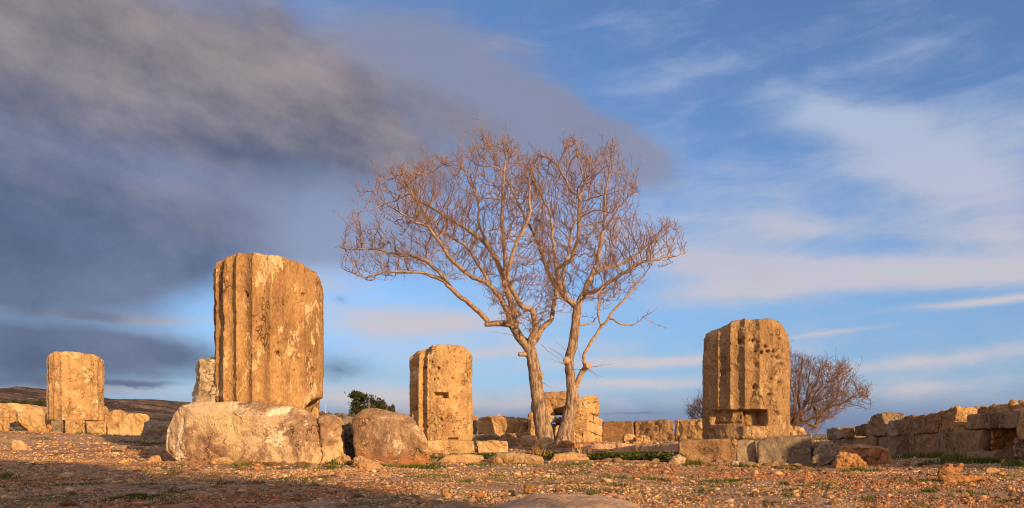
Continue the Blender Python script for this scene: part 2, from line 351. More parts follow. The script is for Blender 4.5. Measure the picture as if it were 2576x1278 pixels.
# hills on the left, far behind
def hills():
    prof = [(-900, 1010), (-500, 985), (-150, 978), (0, 981), (60, 984), (100, 988), (150, 980), (200, 986), (258, 1001), (300, 1010), (330, 1012), (370, 1009),
            (400, 1007), (437, 1010), (480, 1013), (560, 1026), (640, 1046), (760, 1070), (900, 1089), (1100, 1097)]
    px = np.array([p[0] for p in prof]); py = np.array([p[1] for p in prof])
    D = np.linspace(-900, 1100, 420); T = np.linspace(0, 1, 110)
    V = []
    for k, tv in enumerate(T):
        Y = 420 + 1100 * tv
        Dn = D + 26 * np.sin(tv * 5 + 1)
        top = (HOR - np.interp(D, px, py)) / F * 1300
        rise = np.where(tv < 0.8, sst(np.array(tv / 0.8), 0, 1), 1 - 0.5 * sst(np.array(tv), .8, 1.0))
        X = (D - CX) / F * 1300 * (0.75 + 0.25 * tv / 0.8)
        Z = -1 + (top + 1) * (0.35 * min(1, tv / .8) + 0.65 * rise) + 7 * fbm2(X, np.full_like(X, Y), 210, 5, 21) * min(1, tv * 3) * (1 - 0.6 * sst(np.array(abs(tv - .8)), .12, 0))*sst(top, 0, 30)
        V.append(np.stack([X, np.full_like(X, Y), Z], 1))
    V = np.concatenate(V); n = len(D)
    I = np.arange(len(T) * n).reshape(len(T), n)
    Fc = np.stack([I[:-1, :-1].ravel(), I[:-1, 1:].ravel(), I[1:, 1:].ravel(), I[1:, :-1].ravel()], 1)
    m = bpy.data.materials.new('scrub_hills'); m.use_nodes = True; q = NT(m.node_tree)
    bs = m.node_tree.nodes['Principled BSDF']; bs.inputs['Roughness'].default_value = 1; bs.inputs['Specular IOR Level'].default_value = 0
    tc = q.new('ShaderNodeTexCoord').outputs['Object']
    mp = q.new('ShaderNodeMapping'); q.put(mp.inputs[0], tc); mp.inputs['Scale'].default_value = (1, 1, 2.5)
    n1 = q.noise(mp.outputs[0], 0.012, 8, 0.7); n2 = q.noise(mp.outputs[0], 0.07, 6, 0.75)
    col = q.mix(q.ramp(n1, 0.44, 0.58), (0.075, 0.062, 0.062), (0.20, 0.145, 0.12))  # earth and scrub tones shifted to mauve, distance haze put into the colour
    col = q.mix(q.m('MULTIPLY', q.ramp(n2, 0.57, 0.62), 0.85), col, (0.38, 0.28, 0.20)); col = q.mix(q.m('MULTIPLY', q.ramp(n2, 0.44, 0.38), 0.8), col, (0.04, 0.04, 0.032))
    q.put(bs.inputs['Base Color'], col)
    bp = q.new('ShaderNodeBump'); bp.inputs['Distance'].default_value = 6; q.put(bp.inputs['Height'], n2); q.l.new(bp.outputs[0], bs.inputs['Normal'])
    h = link('hills', mesh('hills', V, Fc, m)); h['kind'] = 'structure'
hills()

# ------------------------------------------------------------------ rocks
PENDING = []; SNAP = False
def rock(name, label, cat, pts, Y, depth, mat, group=None, ang=None, amp=0.02, rnd=3, sink=0.0, vox=None, seed=None, parent=None, tp=1.0, cut=None, rough=1.0, planes=None):
    """pts: outline (x, y) in frame units; Y a distance, (YL, YR) across the outline, or 'W' for the plane of the right wall"""
    xs_ = [p[0] for p in pts]; x0, x1 = min(xs_), max(xs_)
    W3 = []
    for (dx, dy) in pts:
        if Y == 'W': yy = 13206.0 / (dx - CX)
        elif isinstance(Y, tuple): yy = Y[0] + (Y[1] - Y[0]) * (dx - x0) / (x1 - x0)
        else: yy = Y
        W3.append(at(dx, dy, yy))
    zmin = min(p.z for p in W3); zmax = max(p.z for p in W3)
    if SNAP:
        m_ = sum(W3, Vector()) / len(W3); dz = gz(m_.x, m_.y) + .006 - zmin
        if dz > 0:
            for p in W3: p.z += dz
            zmin += dz; zmax += dz
    if sink:
        for p in W3:
            if p.z < zmin + 0.45 * (zmax - zmin): p.z -= sink
    c = sum(W3, Vector()) / len(W3)
    if ang is None: ang = math.degrees(math.atan2(c.x, c.y))
    ex = Vector((math.sin(R(ang)), math.cos(R(ang)), 0)) * depth
    if Y == 'W': ex = Vector((depth, 0.0, 0))
    base = Vector((c.x + ex.x / 2, c.y + ex.y / 2, zmin - sink))
    n = len(W3); cz = c.z
    back = []
    for p in W3:
        b = p + ex
        if tp != 1.0: b = Vector((c.x + ex.x + (p.x - c.x) * tp, b.y, cz + (p.z - cz) * tp if p.z > cz else b.z))
        back.append(b)
    V = [p - base for p in W3] + [p - base for p in back]
    ar = sum(W3[i].x * W3[(i + 1) % n].z - W3[(i + 1) % n].x * W3[i].z for i in range(n))
    if Y == 'W': ar = -sum(W3[i].y * W3[(i + 1) % n].z - W3[(i + 1) % n].y * W3[i].z for i in range(n))
    f0 = list(range(n)); f1 = [i + n for i in range(n)]
    if ar < 0: f0 = f0[::-1]
    else: f1 = f1[::-1]
    Fc = [f0, f1]
    for i in range(n):
        j = (i + 1) % n
        Fc.append([i, i + n, j + n, j] if ar > 0 else [i, j, j + n, i + n])
    me = mesh(name, [v[:] for v in V], Fc, None, False)
    ob = link('rough', me)
    if vox is None:
        s = min(max(abs(p.x - c.x) + abs(p.y - c.y) for p in W3), zmax - zmin + 0.01, depth + .05)
        vox = min(0.040, max(0.0085, s / 26.0))
    md = ob.modifiers.new('r', 'REMESH'); md.mode = 'VOXEL'; md.voxel_size = vox; md.use_smooth_shade = True
    PENDING.append((ob, name, label, cat, base, MATS[mat], group, amp, rnd, vox, seed if seed is not None else len(PENDING) * 13 + 5, planes, rough))
def finish_rocks():
    bpy.context.view_layer.update()
    dg = bpy.context.evaluated_depsgraph_get()
    for (ob, name, label, cat, base, mat, group, amp, rnd, vox, seed, cut, rough) in PENDING:
        me = bpy.data.meshes.new_from_object(ob.evaluated_get(dg)); me.name = name
        nv = len(me.vertices); V = np.empty(nv * 3, np.float32); me.vertices.foreach_get('co', V); V = V.reshape(-1, 3).astype(float)
        E = np.empty(len(me.edges) * 2, np.int32); me.edges.foreach_get('vertices', E); E = E.reshape(-1, 2)
        deg = np.bincount(E.ravel(), minlength=nv).astype(float)[:, None]
        size = (V.max(0) - V.min(0))
        Wp = V + np.array(base)
        keep = 0.25 * (0.5 + 0.5 * fbm(Wp, 0.3, 2, seed))[:, None]      # uneven rounding of edges
        for k in range(int(rnd * 1.5)):
            A = np.zeros_like(V)
            for c_ in range(3):
                A[:, c_] = np.bincount(E[:, 0], V[E[:, 1], c_], nv) + np.bincount(E[:, 1], V[E[:, 0], c_], nv)
            V += (A / deg - V) * (0.75 - keep)
        bs_ = np.array(base); rp_ = np.random.default_rng(seed)
        for (x_, y_, Yp, nn_) in (cut or []):                    # named facets
            nn_ = np.array(nn_) / np.linalg.norm(nn_); dd = (V + bs_ - np.array(at(x_, y_, Yp))) @ nn_
            V = V - (np.clip(dd + .012 * fbm(V + bs_, .25, 3, seed), 0, None) * .93)[:, None] * nn_
        cc = V.mean(0)
        for _ in range(7):                                       # broken corners
            nn_ = rp_.normal(0, 1, 3); nn_ /= np.linalg.norm(nn_); dd = (V - cc) @ nn_; mx = dd.max()
            V = V - (np.clip(dd - mx * rp_.uniform(*((.95, .99) if 'block' in name or 'slab' in name else (.93, .98))) + .006 * fbm(V + bs_, .2, 2, seed + 31), 0, None) * .85)[:, None] * nn_
        me.vertices.foreach_set('co', V.astype(np.float32).ravel()); me.update()
        Nn = np.empty(nv * 3, np.float32); me.vertex_normals.foreach_get('vector', Nn); Nn = Nn.reshape(-1, 3)
        L = max(0.12, float(np.sort(size)[1]))
        d = amp * 1.5 * fbm(Wp, L * 0.55, 3, seed + 1) + amp * 0.8 * rough * fbm(Wp, L * 0.17, 3, seed + 2)
        rg = 1 - np.abs(fbm(Wp, L * 0.33, 4, seed + 3)) * 2
        d -= amp * 0.9 * rough * np.clip(rg, 0, 1) ** 3
        V += Nn * (d + vox * .55)[:, None]
        me.vertices.foreach_set('co', V.astype(np.float32).ravel()); me.update()
        me.polygons.foreach_set('use_smooth', np.ones(len(me.polygons), dtype=bool))
        me.materials.clear(); me.materials.append(mat)
        o = link(name, me, base); tag(o, label, cat, group)
        om = ob.data; bpy.data.objects.remove(ob); bpy.data.meshes.remove(om)
    PENDING.clear()

def B(name, label, pts, Y, depth, mat, **k): rock(name, label, 'stone block', pts, Y, depth, mat, **k)

# --- far left
g1 = 'fallen ashlar blocks at the far left'
B('stone_block', 'long pale slab with a square hole, furthest back at the left edge', [(-60,1014),(0,1014),(40,1016),(76,1022),(106,1024),(108,1041),(76,1042),(0,1038),(-60,1036)], 25, 1.4, 'GOLDL', sink=.3, ang=-8)
B('stone_block', 'round-edged orange slab cut by the left edge of the photo', [(-30,1035),(0,1040),(5,1045),(8,1060),(6,1082),(-30,1086)], 16.8, .5, 'GOLD', sink=.1)
B('stone_block', 'thin upright slab just behind the orange slab at the left edge', [(3,1041),(23,1040),(22,1077),(9,1080)], 17.8, .35, 'GOLD', sink=.1)
B('stone_block', 'low slab behind the thin upright slab at the left edge', [(-40,1026),(0,1027),(38,1033),(41,1055),(32,1058),(-40,1060)], 19.2, .6, 'GOLD', sink=.05)
B('stone_block', 'long low block left of the leftmost column, grass at its foot', [(41,1036),(80,1040),(131,1043),(131,1078),(95,1080),(70,1075),(43,1060)], 20, .9, 'GOLDL', sink=.1, amp=.03)
B('small_stone', 'small yellow stone wedged against the base of the leftmost column', [(119,1069),(125,1066),(129,1072),(128,1081),(121,1081)], 18.8, .12, 'ORNG', sink=.04)
B('base_block', 'grey patched block, left end of the base under the leftmost column', [(127,1057),(158,1054),(160,1092),(148,1092),(131,1081)], 19.2, 1.2, 'GREY', sink=.1)
B('base_block', 'golden block with rounded lower edge under the leftmost column', [(160,1054),(214,1058),(215,1087),(205,1094),(160,1092)], 19.2, 1.3, 'GOLDL', sink=.08)
B('base_block', 'golden block with diagonal tool marks, below the right side of the leftmost column', [(217,1060),(268,1063),(269,1098),(222,1097)], 19.2, 1.3, 'GOLDL', sink=.08)
B('base_block', 'golden block at the right end of the leftmost column base', [(270,1063),(310,1065),(327,1073),(332,1100),(275,1100)], 19.2, 1.2, 'GOLDL', sink=.08)
B('stone_block', 'brown stump of stone just right of the leftmost column, furthest back', [(250,1023),(266,1023),(272,1028),(274,1038),(270,1062),(250,1062)], 24, .5, 'BROWN', sink=.1)
B('stone_block', 'narrow upright golden stone beside the large half shaded block', [(263,1045),(268,1040),(278,1038),(280,1063),(264,1063)], 20.6, .3, 'GOLD', sink=.2)
B('stone_block', 'large smooth block half in shadow behind the leftmost column base', [(280,1038),(290,1035),(322,1039),(344,1040),(368,1045),(374,1049),(372,1066),(360,1094),(345,1101),(280,1101)], 20.8, 1.0, 'GOLDL', sink=.1, amp=.03)
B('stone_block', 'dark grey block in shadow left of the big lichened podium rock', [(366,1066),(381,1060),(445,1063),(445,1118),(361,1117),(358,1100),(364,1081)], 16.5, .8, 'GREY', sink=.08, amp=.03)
# --- podium
rock('podium_rock', 'huge pale lichened podium rock under the tallest column', 'rock', [(434,1033),(445,1022),(472,1017),(486,1012),(610,1015.5),(678,1017),(713,1024),(764,1036),(795,1049),(805,1058),(809,1100),(811,1160),(747,1174),(665,1170),(589,1167),(534,1160),(500,1160),(455,1156),(436,1148),(409,1124),(411,1086),(423,1058)], (9.95, 9.7), 2.0, 'POD', amp=.030, rnd=1, sink=.06, vox=.018, tp=.96, planes=[(440, 1090, 10.02, (-.5, -.85, .12)), (600, 1026, 9.95, (0, -.62, .78)), (740, 1050, 9.85, (.12, -.75, .62)), (770, 1110, 9.78, (.35, -.93, .05)), (560, 1140, 9.86, (-.1, -.93, -.25)), (432, 1036, 10.1, (-.6, -.3, .75))])
rock('podium_rock', 'rough pale upright rock attached to the right end of the podium rock', 'rock', [(806,1060),(813,1047),(838,1046),(857,1058),(863,1085),(867,1141),(850,1156),(826,1162),(811,1162),(808,1100)], (9.8, 10.0), 1.1, 'POD', amp=.035, rnd=3, sink=.06, vox=.018)
rock('small_stone', 'small pointed stone standing on the podium rock right of the tallest column', 'stone', [(779,1040),(786,1030),(793,1022),(800,1034),(805,1050),(779,1050)], 10.6, .14, 'GOLD', amp=.01, rnd=2, sink=.15)
rock('stone_fragment', 'broken pale lichened fragment standing behind the tallest column on the left', 'rock', [(484,1016),(488,1000),(488,976),(499,960),(502,930),(503,909),(512,904),(552,903),(554,1016)], 10.45, .4, 'PALE', amp=.026, rnd=3, sink=.3, vox=.018)
rock('boulder', 'large rounded boulder with red earthy foot right of the podium rock', 'rock', [(887.5,1053),(898,1044),(912,1035),(929,1028),(949,1027),(978,1033),(1006,1036.5),(1030,1042),(1046,1049),(1055.5,1062),(1067,1084),(1074,1106),(1083,1136),(1090,1158),(1087,1170.5),(1070,1178),(1050,1178),(1030,1174),(978,1172),(923,1164),(899.5,1158),(893,1106),(888,1079)], (9.75, 9.3), 1.2, 'BOUL', amp=.022, rnd=3, sink=.06, vox=.02, ang=-14, tp=.88, planes=[(1048, 1085, 9.40, (.60, -.72, .34)), (950, 1100, 9.60, (-.42, -.9, .12)), (960, 1043, 9.75, (.02, -.35, .93)), (915, 1050, 9.7, (-.5, -.5, .7)), (1000, 1150, 9.45, (.15, -.9, -.38))])
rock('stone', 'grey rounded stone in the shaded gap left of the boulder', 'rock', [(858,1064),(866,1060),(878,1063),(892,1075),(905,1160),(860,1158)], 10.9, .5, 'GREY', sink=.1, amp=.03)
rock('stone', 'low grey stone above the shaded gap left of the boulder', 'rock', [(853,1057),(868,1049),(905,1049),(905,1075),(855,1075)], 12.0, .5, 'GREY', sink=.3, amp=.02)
rock('stone_wall', 'long low line of stones on the skyline behind the boulder', 'wall', [(770,1040),(804,1039),(830,1043),(853,1044),(880,1047),(930,1049),(1030,1052),(1030,1075),(770,1075)], 27, .6, 'BROWN', sink=.4, amp=.05, rough=2)
# --- middle column base
B('base_block', 'wide block under the middle column with a reddish foot', [(1040,1109),(1075,1108),(1189,1110),(1196,1141),(1148,1151),(1089,1147),(1040,1147)], 15.0, 1.5, 'GOLDL', sink=.06)
B('base_block', 'long golden block on the ground right of the middle column', [(1197,1111),(1244,1110),(1275,1113),(1280,1140),(1247,1144),(1203,1143)], 15.1, .7, 'GOLDL', sink=.06)
# --- low walls left of the trees
B('stone_block', 'tiny block on the skyline right of the middle column', [(1180,1047),(1201,1047),(1202,1058),(1180,1058)], 24, .4, 'GOLD', sink=.3)
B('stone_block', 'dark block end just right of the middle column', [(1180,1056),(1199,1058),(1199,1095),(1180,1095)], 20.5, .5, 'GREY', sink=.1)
B('stone_block', 'largest block of the low wall between middle column and trees', [(1200,1062),(1206,1053),(1224,1050),(1255,1050),(1292,1053),(1299,1063),(1300,1084),(1275,1092),(1204,1091)], (19.2, 19.2), .9, 'GOLD', amp=.03, sink=.05)
B('stone_block', 'low flat block on the skyline behind the largest block', [(1225,1049),(1262,1049),(1310,1053),(1335,1056),(1335,1068),(1225,1068)], 21, .5, 'GOLD', amp=.02)
B('stone_block', 'small square block right of the largest block in the low wall', [(1301,1063),(1313,1059),(1327,1061),(1328,1089),(1301,1090)], 18.9, .5, 'GOLD', sink=.05)
B('stone_block', 'upright block with slanting grain touching the left tree trunk', [(1329,1058),(1345,1055),(1352,1057),(1352,1095),(1329,1094)], 18.8, .5, 'GOLD', sink=.05)
B('flat_stone', 'flat grey stone behind the long golden block', [(1185,1095),(1248,1093),(1259,1102),(1258,1112),(1185,1112)], 17.4, .7, 'GREY', sink=.1)
B('flat_stone', 'flat golden stone under the low wall left of the trees', [(1262,1096),(1275,1092),(1295,1091),(1332,1089),(1334,1097),(1308,1104),(1262,1104)], 18.0, .5, 'GOLD', sink=.06)
B('flat_stone', 'broken golden stone against the foot of the left tree', [(1312,1101),(1320,1097),(1347,1096),(1353,1107),(1340,1117),(1320,1115)], 17.3, .4, 'GOLDL', sink=.06)
B('flat_stone', 'broad flat grey rock at the edge of the grass left of the trees', [(1258,1106),(1281,1104),(1322,1107),(1340,1118),(1346,1131),(1281,1133),(1262,1124)], 16.7, .7, 'BROWN', sink=.08, amp=.03)
rock('stone', 'smooth domed stone in front of the left tree foot', 'rock', [(1340,1122),(1350,1110),(1365,1102),(1379,1100),(1390,1106),(1396,1115),(1370,1124),(1356,1128),(1342,1128)], 16.5, .4, 'GOLDL', sink=.05, amp=.015)
rock('stone', 'orange red rock in front of the right tree foot', 'rock', [(1402,1121),(1412,1110),(1426,1110),(1446,1117),(1449,1127),(1426,1132),(1404,1130)], 16.3, .35, 'REDM', sink=.05, amp=.025)
rock('stone', 'flatter reddish rock right of the orange red rock', 'rock', [(1442,1124),(1451,1115.5),(1479,1110.5),(1503,1113),(1508,1122),(1468,1129),(1446,1129)], 16.7, .5, 'REDM', sink=.05, amp=.025)
rock('stone', 'small tan stone between the two tree feet', 'rock', [(1364,1124),(1372,1117),(1386,1116),(1396,1122),(1398,1131),(1368,1132)], 16.1, .2, 'GOLD', sink=.03, amp=.02)
rock('flat_stone', 'long smooth pinkish slab at the back of the green strip', 'rock', [(1447,1137),(1470,1127),(1493,1120.5),(1526,1115.5),(1587,1118),(1597,1124),(1545,1131),(1486,1139),(1451,1141)], 15.9, .6, 'PINK', sink=.05, amp=.02)
rock('kerb_stone', 'long low kerb stone running behind the green strip to the right base', 'stone block', [(1540,1129),(1570,1124),(1640,1120),(1712,1117),(1712,1146),(1600,1145),(1540,1144)], (15.6, 14.2), .4, 'PINK', sink=.06, amp=.02)
rock('stone', 'small grey stone lying in the green strip below the trees', 'rock', [(1397,1140),(1405,1133),(1417,1134),(1421,1143),(1400,1144)], 15.4, .15, 'GREY', sink=.02, amp=.012)
rock('stone', 'little orange stone on the grass right of the long golden block', 'rock', [(1316,1148),(1320,1143),(1329,1143),(1332,1149),(1320,1151)], 14.6, .08, 'ORNG', sink=.01, amp=.006)
# --- tower behind the trees
TW = 'blocks of the ruined tower behind the trees'
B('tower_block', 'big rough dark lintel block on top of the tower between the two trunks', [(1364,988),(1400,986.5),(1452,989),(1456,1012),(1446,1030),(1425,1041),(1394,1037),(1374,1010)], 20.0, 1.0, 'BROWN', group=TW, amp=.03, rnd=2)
B('tower_block', 'wedge shaped leaning slab just right of the left tree trunk', [(1366,1003),(1380,1008),(1397,1047),(1397,1054),(1366,1052)], 19.5, .3, 'GOLD', group=TW, amp=.012, rnd=1)
B('tower_block', 'dark upright stone just left of the left tree trunk, on the skyline', [(1337,1011),(1345,1009),(1356,1010),(1356,1040),(1338,1038)], 20.0, .4, 'GREY', group=TW, rnd=2)
B('tower_block', 'arched stone at the left foot of the tower', [(1329,1057),(1331,1043),(1338,1037),(1356,1036),(1356,1058)], 19.8, .5, 'GOLD', group=TW)
B('tower_block', 'round pale stone below the leaning wedge slab', [(1370,1046),(1384,1044),(1396,1048),(1399,1057),(1384,1066),(1380,1078),(1368,1078)], 19.1, .5, 'PALE', group=TW)
B('tower_block', 'flat stone below the opening under the lintel block', [(1396,1058),(1406,1052),(1430,1052),(1430,1064),(1400,1065)], 19.3, .6, 'GOLD', group=TW)
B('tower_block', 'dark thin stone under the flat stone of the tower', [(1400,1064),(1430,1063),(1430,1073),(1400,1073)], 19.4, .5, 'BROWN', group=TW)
B('tower_block', 'dark broken stones low in the gap between the trunks', [(1380,1066),(1399,1068),(1400,1080),(1396,1096),(1382,1096)], 19.2, .4, 'WALLM', group=TW)
B('tower_block', 'bright upright block left of the right tree trunk', [(1396,1076),(1403,1070),(1420,1071),(1420,1107),(1396,1107)], 18.6, .5, 'GOLDL', group=TW, sink=.08)
B('tower_block', 'big squarish block at the bottom right of the right tree trunk', [(1434,1074),(1463,1075),(1466,1110),(1434,1110)], 18.3, .8, 'GOLD', group=TW, sink=.08)
B('tower_block', 'small block touching the right side of the right trunk', [(1438,1064),(1449,1063),(1453,1075),(1438,1075)], 18.8, .4, 'GOLD', group=TW)
B('tower_block', 'crowning slab with slanting top at the right end of the tower', [(1450,1004),(1468,998),(1504,995.5),(1505,1012),(1450,1014)], (18.8, 19.3), .9, 'GOLD', group=TW, amp=.02)
B('tower_block', 'small pale block just under the crowning slab', [(1450,1011),(1474,1011),(1479,1017),(1479,1027),(1450,1025)], 18.7, .7, 'PALE', group=TW)
B('tower_block', 'pair-sized bright block below the middle of the crowning slab', [(1479,1014),(1497,1014),(1496,1042),(1478,1037)], (18.8, 19.2), .6, 'GOLDL', group=TW)
B('tower_block', 'narrow block below the right end of the crowning slab', [(1497,1013),(1505,1011),(1505,1043),(1497,1045)], (19.2, 19.4), .6, 'GOLD', group=TW)
B('tower_block', 'faceted dark fronted block beside the right trunk below the small pale block', [(1440,1028),(1459,1020),(1478,1029),(1477,1054),(1440,1054)], (18.5, 18.6), .7, 'GOLD', group=TW, amp=.03)
# courses going back to the right
cr = [('first block of the upper course, right of the faceted block', (1477,1036),(1493,1046),(1494,1063),(1477,1057)),
      ('second block of the upper course', (1494,1046),(1506,1049),(1506,1070),(1494,1063)),
      ('last narrow block at the right end of the upper course', (1506,1051),(1515,1055),(1514,1073),(1506,1070)),
      ('first block of the middle course', (1474,1056),(1495,1065),(1495,1089),(1474,1083)),
      ('right end block of the middle course', (1496,1066),(1515,1073),(1514,1098),(1496,1090)),
      ('first block of the bottom course', (1467,1083),(1488,1088),(1488,1113),(1467,1114)),
      ('second block of the bottom course', (1488,1090),(1510,1096),(1510,1114),(1488,1113)),
      ('stub at the right end of the bottom course', (1510,1098),(1517,1101),(1517,1116),(1510,1116))]
for k, (lb, *p) in enumerate(cr):
    yl = 18.4 + (p[0][0] - 1467) / 48 * 1.5; yr = 18.4 + (p[1][0] - 1467) / 48 * 1.5
    B('tower_block', 'bright golden tower stone: ' + lb, p, (yl, yr), .7, 'GOLDL', group=TW, rnd=2, amp=.012, ang=-20)
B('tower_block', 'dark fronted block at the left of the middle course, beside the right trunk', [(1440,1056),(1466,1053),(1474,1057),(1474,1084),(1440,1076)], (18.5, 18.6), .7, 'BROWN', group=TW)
# --- orthostats
OR = 'row of upright slabs closing the court at the back'
B('upright_slab', 'smooth brown upright slab next to the tower', [(1516,1062),(1592,1060),(1593.5,1115),(1516,1117)], (19.9, 19.4), .45, 'BROWN', group=OR, amp=.012, rnd=2, sink=.08, rough=.6)
B('upright_slab', 'widest rough brown upright slab in the middle of the row', [(1597,1061),(1694,1059),(1695.5,1114),(1640,1116),(1597,1115)], (19.4, 18.8), .45, 'BROWN', group=OR, amp=.025, rnd=2, sink=.08)
B('upright_slab', 'pitted upright slab nearest the right column', [(1698,1059),(1722,1056),(1785,1055),(1785,1111),(1700,1114)], (18.8, 18.3), .45, 'GOLD', group=OR, amp=.035, rnd=2, sink=.08)
rock('stone', 'cube-like pale stone in front of the smooth upright slab', 'rock', [(1569,1098),(1575,1092),(1590,1092),(1596,1098),(1596,1107),(1588,1111),(1570,1110)], 17.6, .28, 'GOLDL', amp=.02, sink=.0)
rock('stone', 'long tan stone lying at the foot of the widest upright slab', 'rock', [(1598,1100),(1612,1098),(1630,1102),(1638,1110),(1637,1119),(1600,1114)], 17.3, .3, 'GOLD', amp=.03, sink=.03)
rock('stone', 'thin stone under the cube-like pale stone', 'rock', [(1571,1110),(1592,1110),(1592,1117),(1572,1117)], 17.5, .25, 'GOLD', amp=.01, sink=.04)
rock('stone', 'orange chip right of the cube-like pale stone', 'rock', [(1593,1112),(1603,1111),(1606,1118),(1593,1118)], 17.2, .12, 'ORNG', amp=.01, sink=.02)
# --- right column base
B('base_block', 'long pitted block, left of the three under the right column', [(1707,1111),(1735,1108),(1843,1105),(1850,1108),(1849,1161),(1715,1163),(1707,1156)], (11.4, 11.2), 1.0, 'BROWN', sink=.06, amp=.018, rnd=2)
B('base_block', 'small square grey block, middle of the three under the right column', [(1853,1108),(1899,1105),(1900.5,1162),(1852.5,1162)], 11.25, .9, 'GREY', sink=.06, amp=.012, rnd=2)
B('base_block', 'big grey block with rounded corners, right of the three under the right column', [(1911,1112),(1930,1103.5),(2039,1096.5),(2043.5,1116),(2046,1165),(2018,1170),(1954,1171),(1907,1164),(1907,1128)], (11.1, 10.9), 1.3, 'GREY', sink=.06, amp=.02, rnd=3)
rock('stone_fragment', 'rough honeycombed lit fragment behind the right edge of the right column', 'rock', [(1960,1074),(1984,1074),(1996,1078),(2020,1088),(2023,1100),(1960,1100)], 11.9, .35, 'GOLD', amp=.035, sink=.12)
rock('stone', 'grey leaning stone right of the right column base', 'rock', [(2044,1172),(2047,1148),(2059,1127),(2076,1115),(2093.4,1116.4),(2112,1123),(2112,1140),(2087,1163),(2067,1174)], 10.6, .35, 'GREY', amp=.025, sink=.02)
rock('stone', 'small brown stone peeping out behind the grey leaning stone', 'rock', [(2044,1124),(2062,1113),(2075,1115),(2070,1140),(2046,1142)], 11.3, .3, 'BROWN', amp=.02, sink=.1)
rock('stone_block', 'reddish weathered slab right of the grey leaning stone', 'stone block', [(2108,1150),(2112,1128),(2118,1122),(2134,1121),(2226,1123),(2243,1133),(2240,1150),(2243,1172),(2191,1175),(2120,1174)], (10.5, 10.3), .7, 'REDM', amp=.035, sink=.05, gap=None) if False else \
rock('stone_block', 'reddish weathered slab right of the grey leaning stone', 'stone block', [(2108,1150),(2112,1128),(2118,1122),(2134,1121),(2226,1123),(2243,1133),(2240,1150),(2243,1173),(2191,1175),(2120,1174)], (10.6, 10.3), .7, 'REDM', amp=.035, sink=.05)
rock('stone', 'small orange rock in front of the reddish slab', 'rock', [(2101,1167),(2110,1149),(2117,1143),(2139,1145),(2164,1151),(2171,1178),(2169,1182),(2125,1182),(2104,1176)], 9.9, .3, 'ORNG', amp=.03, sink=.03)
# --- right wall
RW = 'blocks of the long wall at the right'
low = [('furthest short block', [(2076,1109),(2113,1105),(2114,1134),(2076,1130)]), ('second block from the far end', [(2115,1105),(2200,1099),(2201,1147),(2115,1134)]),
       ('third block, behind the reddish slab', [(2203,1099),(2296,1091.5),(2296,1145),(2203,1149)]), ('short orange tinted block', [(2298,1091.5),(2360,1087),(2360,1143),(2298,1146)]),
       ('dark block beneath the long overhanging slab', [(2361.5,1087),(2450,1081),(2466,1080),(2466,1140),(2362,1143)])]
for k, (lb, p) in enumerate(low):
    B('wall_block', 'lower course of the right wall: ' + lb, p, 'W', .8, 'BROWN' if k == 3 else 'WALLM', group=RW, sink=.1, rnd=2, amp=.02)
B('wall_block', 'grey end block at the far end of the upper course', [(2079,1081),(2084,1078),(2119,1078.6),(2121,1101),(2084,1108),(2078,1108)], 'W', .5, 'GREY', group=RW, rnd=2)
B('wall_block', 'squarish sunlit block turned to face the front, second in the upper course', [(2122.6,1076),(2147,1075),(2150,1099),(2123,1103)], 15.3, .5, 'GOLD', group=RW, rnd=2, amp=.015)
B('wall_block', 'knobbly grey block left of the highest dark cube in the upper course', [(2148,1073),(2164,1065),(2180,1064.5),(2181,1098),(2155,1099),(2147,1090)], 'W', .5, 'WALLM', group=RW, rnd=3)
B('wall_block', 'highest dark cube with a sunlit top edge in the far half of the right wall', [(2180,1061),(2188,1060),(2189.5,1046),(2213,1041),(2218,1041),(2226,1070),(2226,1098),(2181,1098)], 'W', .42, 'WALLM', group=RW, rnd=2)
B('wall_block', 'low rounded grey block right of the highest dark cube', [(2226,1092),(2230,1066),(2240,1058),(2262,1056),(2263,1095),(2228,1097)], 'W', .6, 'GREY', group=RW, rnd=3)
B('wall_block', 'reddish round-shouldered block in the middle of the upper course', [(2264,1092),(2267,1062),(2276,1049),(2293,1046),(2293,1094),(2265,1095)], 'W', .6, 'BROWN', group=RW, rnd=3)
B('wall_block', 'block with flat sunlit top right of the reddish round-shouldered block', [(2294,1050),(2310,1046.5),(2326,1046),(2328,1089),(2294,1093)], 'W', .6, 'WALLM', group=RW, rnd=3)
B('wall_block', 'rising block with a small dark hole at its lower right corner', [(2329,1046),(2340,1041),(2361,1039),(2361,1087),(2329,1089.5)], 'W', .6, 'WALLM', group=RW, rnd=3)
B('wall_block', 'tall humped block with a bright sunlit end face', [(2361,1039),(2379,1030),(2396,1024),(2402,1022),(2402,1084),(2361,1087)], 'W', .36, 'GOLD', group=RW, rnd=3, amp=.02)
B('wall_block', 'long overhanging slab near the right edge of the photo', [(2431,1055),(2434,1046),(2443,1042),(2562,1036),(2572,1037),(2570,1053),(2560,1075),(2443,1080),(2432,1077)], 'W', .6, 'WALLM', group=RW, rnd=3, amp=.015, rough=.6)
B('wall_block', 'tall sunlit block cut by the right edge of the photo', [(2570,1033),(2610,1029),(2610,1104),(2566,1104),(2562,1080)], 10.0, .5, 'GOLD', group=RW)
B('wall_block', 'orange rough-faced block under the long overhanging slab', [(2494,1082),(2557,1080),(2558,1105),(2545,1136),(2505,1136),(2492,1126)], 11.0, .52, 'ORNG', group=RW, amp=.04, rnd=3, sink=.03)
B('wall_block', 'dark low block in the corner at the right edge of the photo', [(2556,1104),(2610,1101),(2610,1146),(2552,1145)], 10.3, .5, 'WALLM', group=RW, sink=.03)
B('wall_block', 'long plinth step at the foot of the wall near the right edge', [(2430,1140),(2500,1137),(2590,1138),(2590,1162),(2434,1160)], (11.1, 10.2), .8, 'WALLM', group=RW, sink=.08, amp=.025)
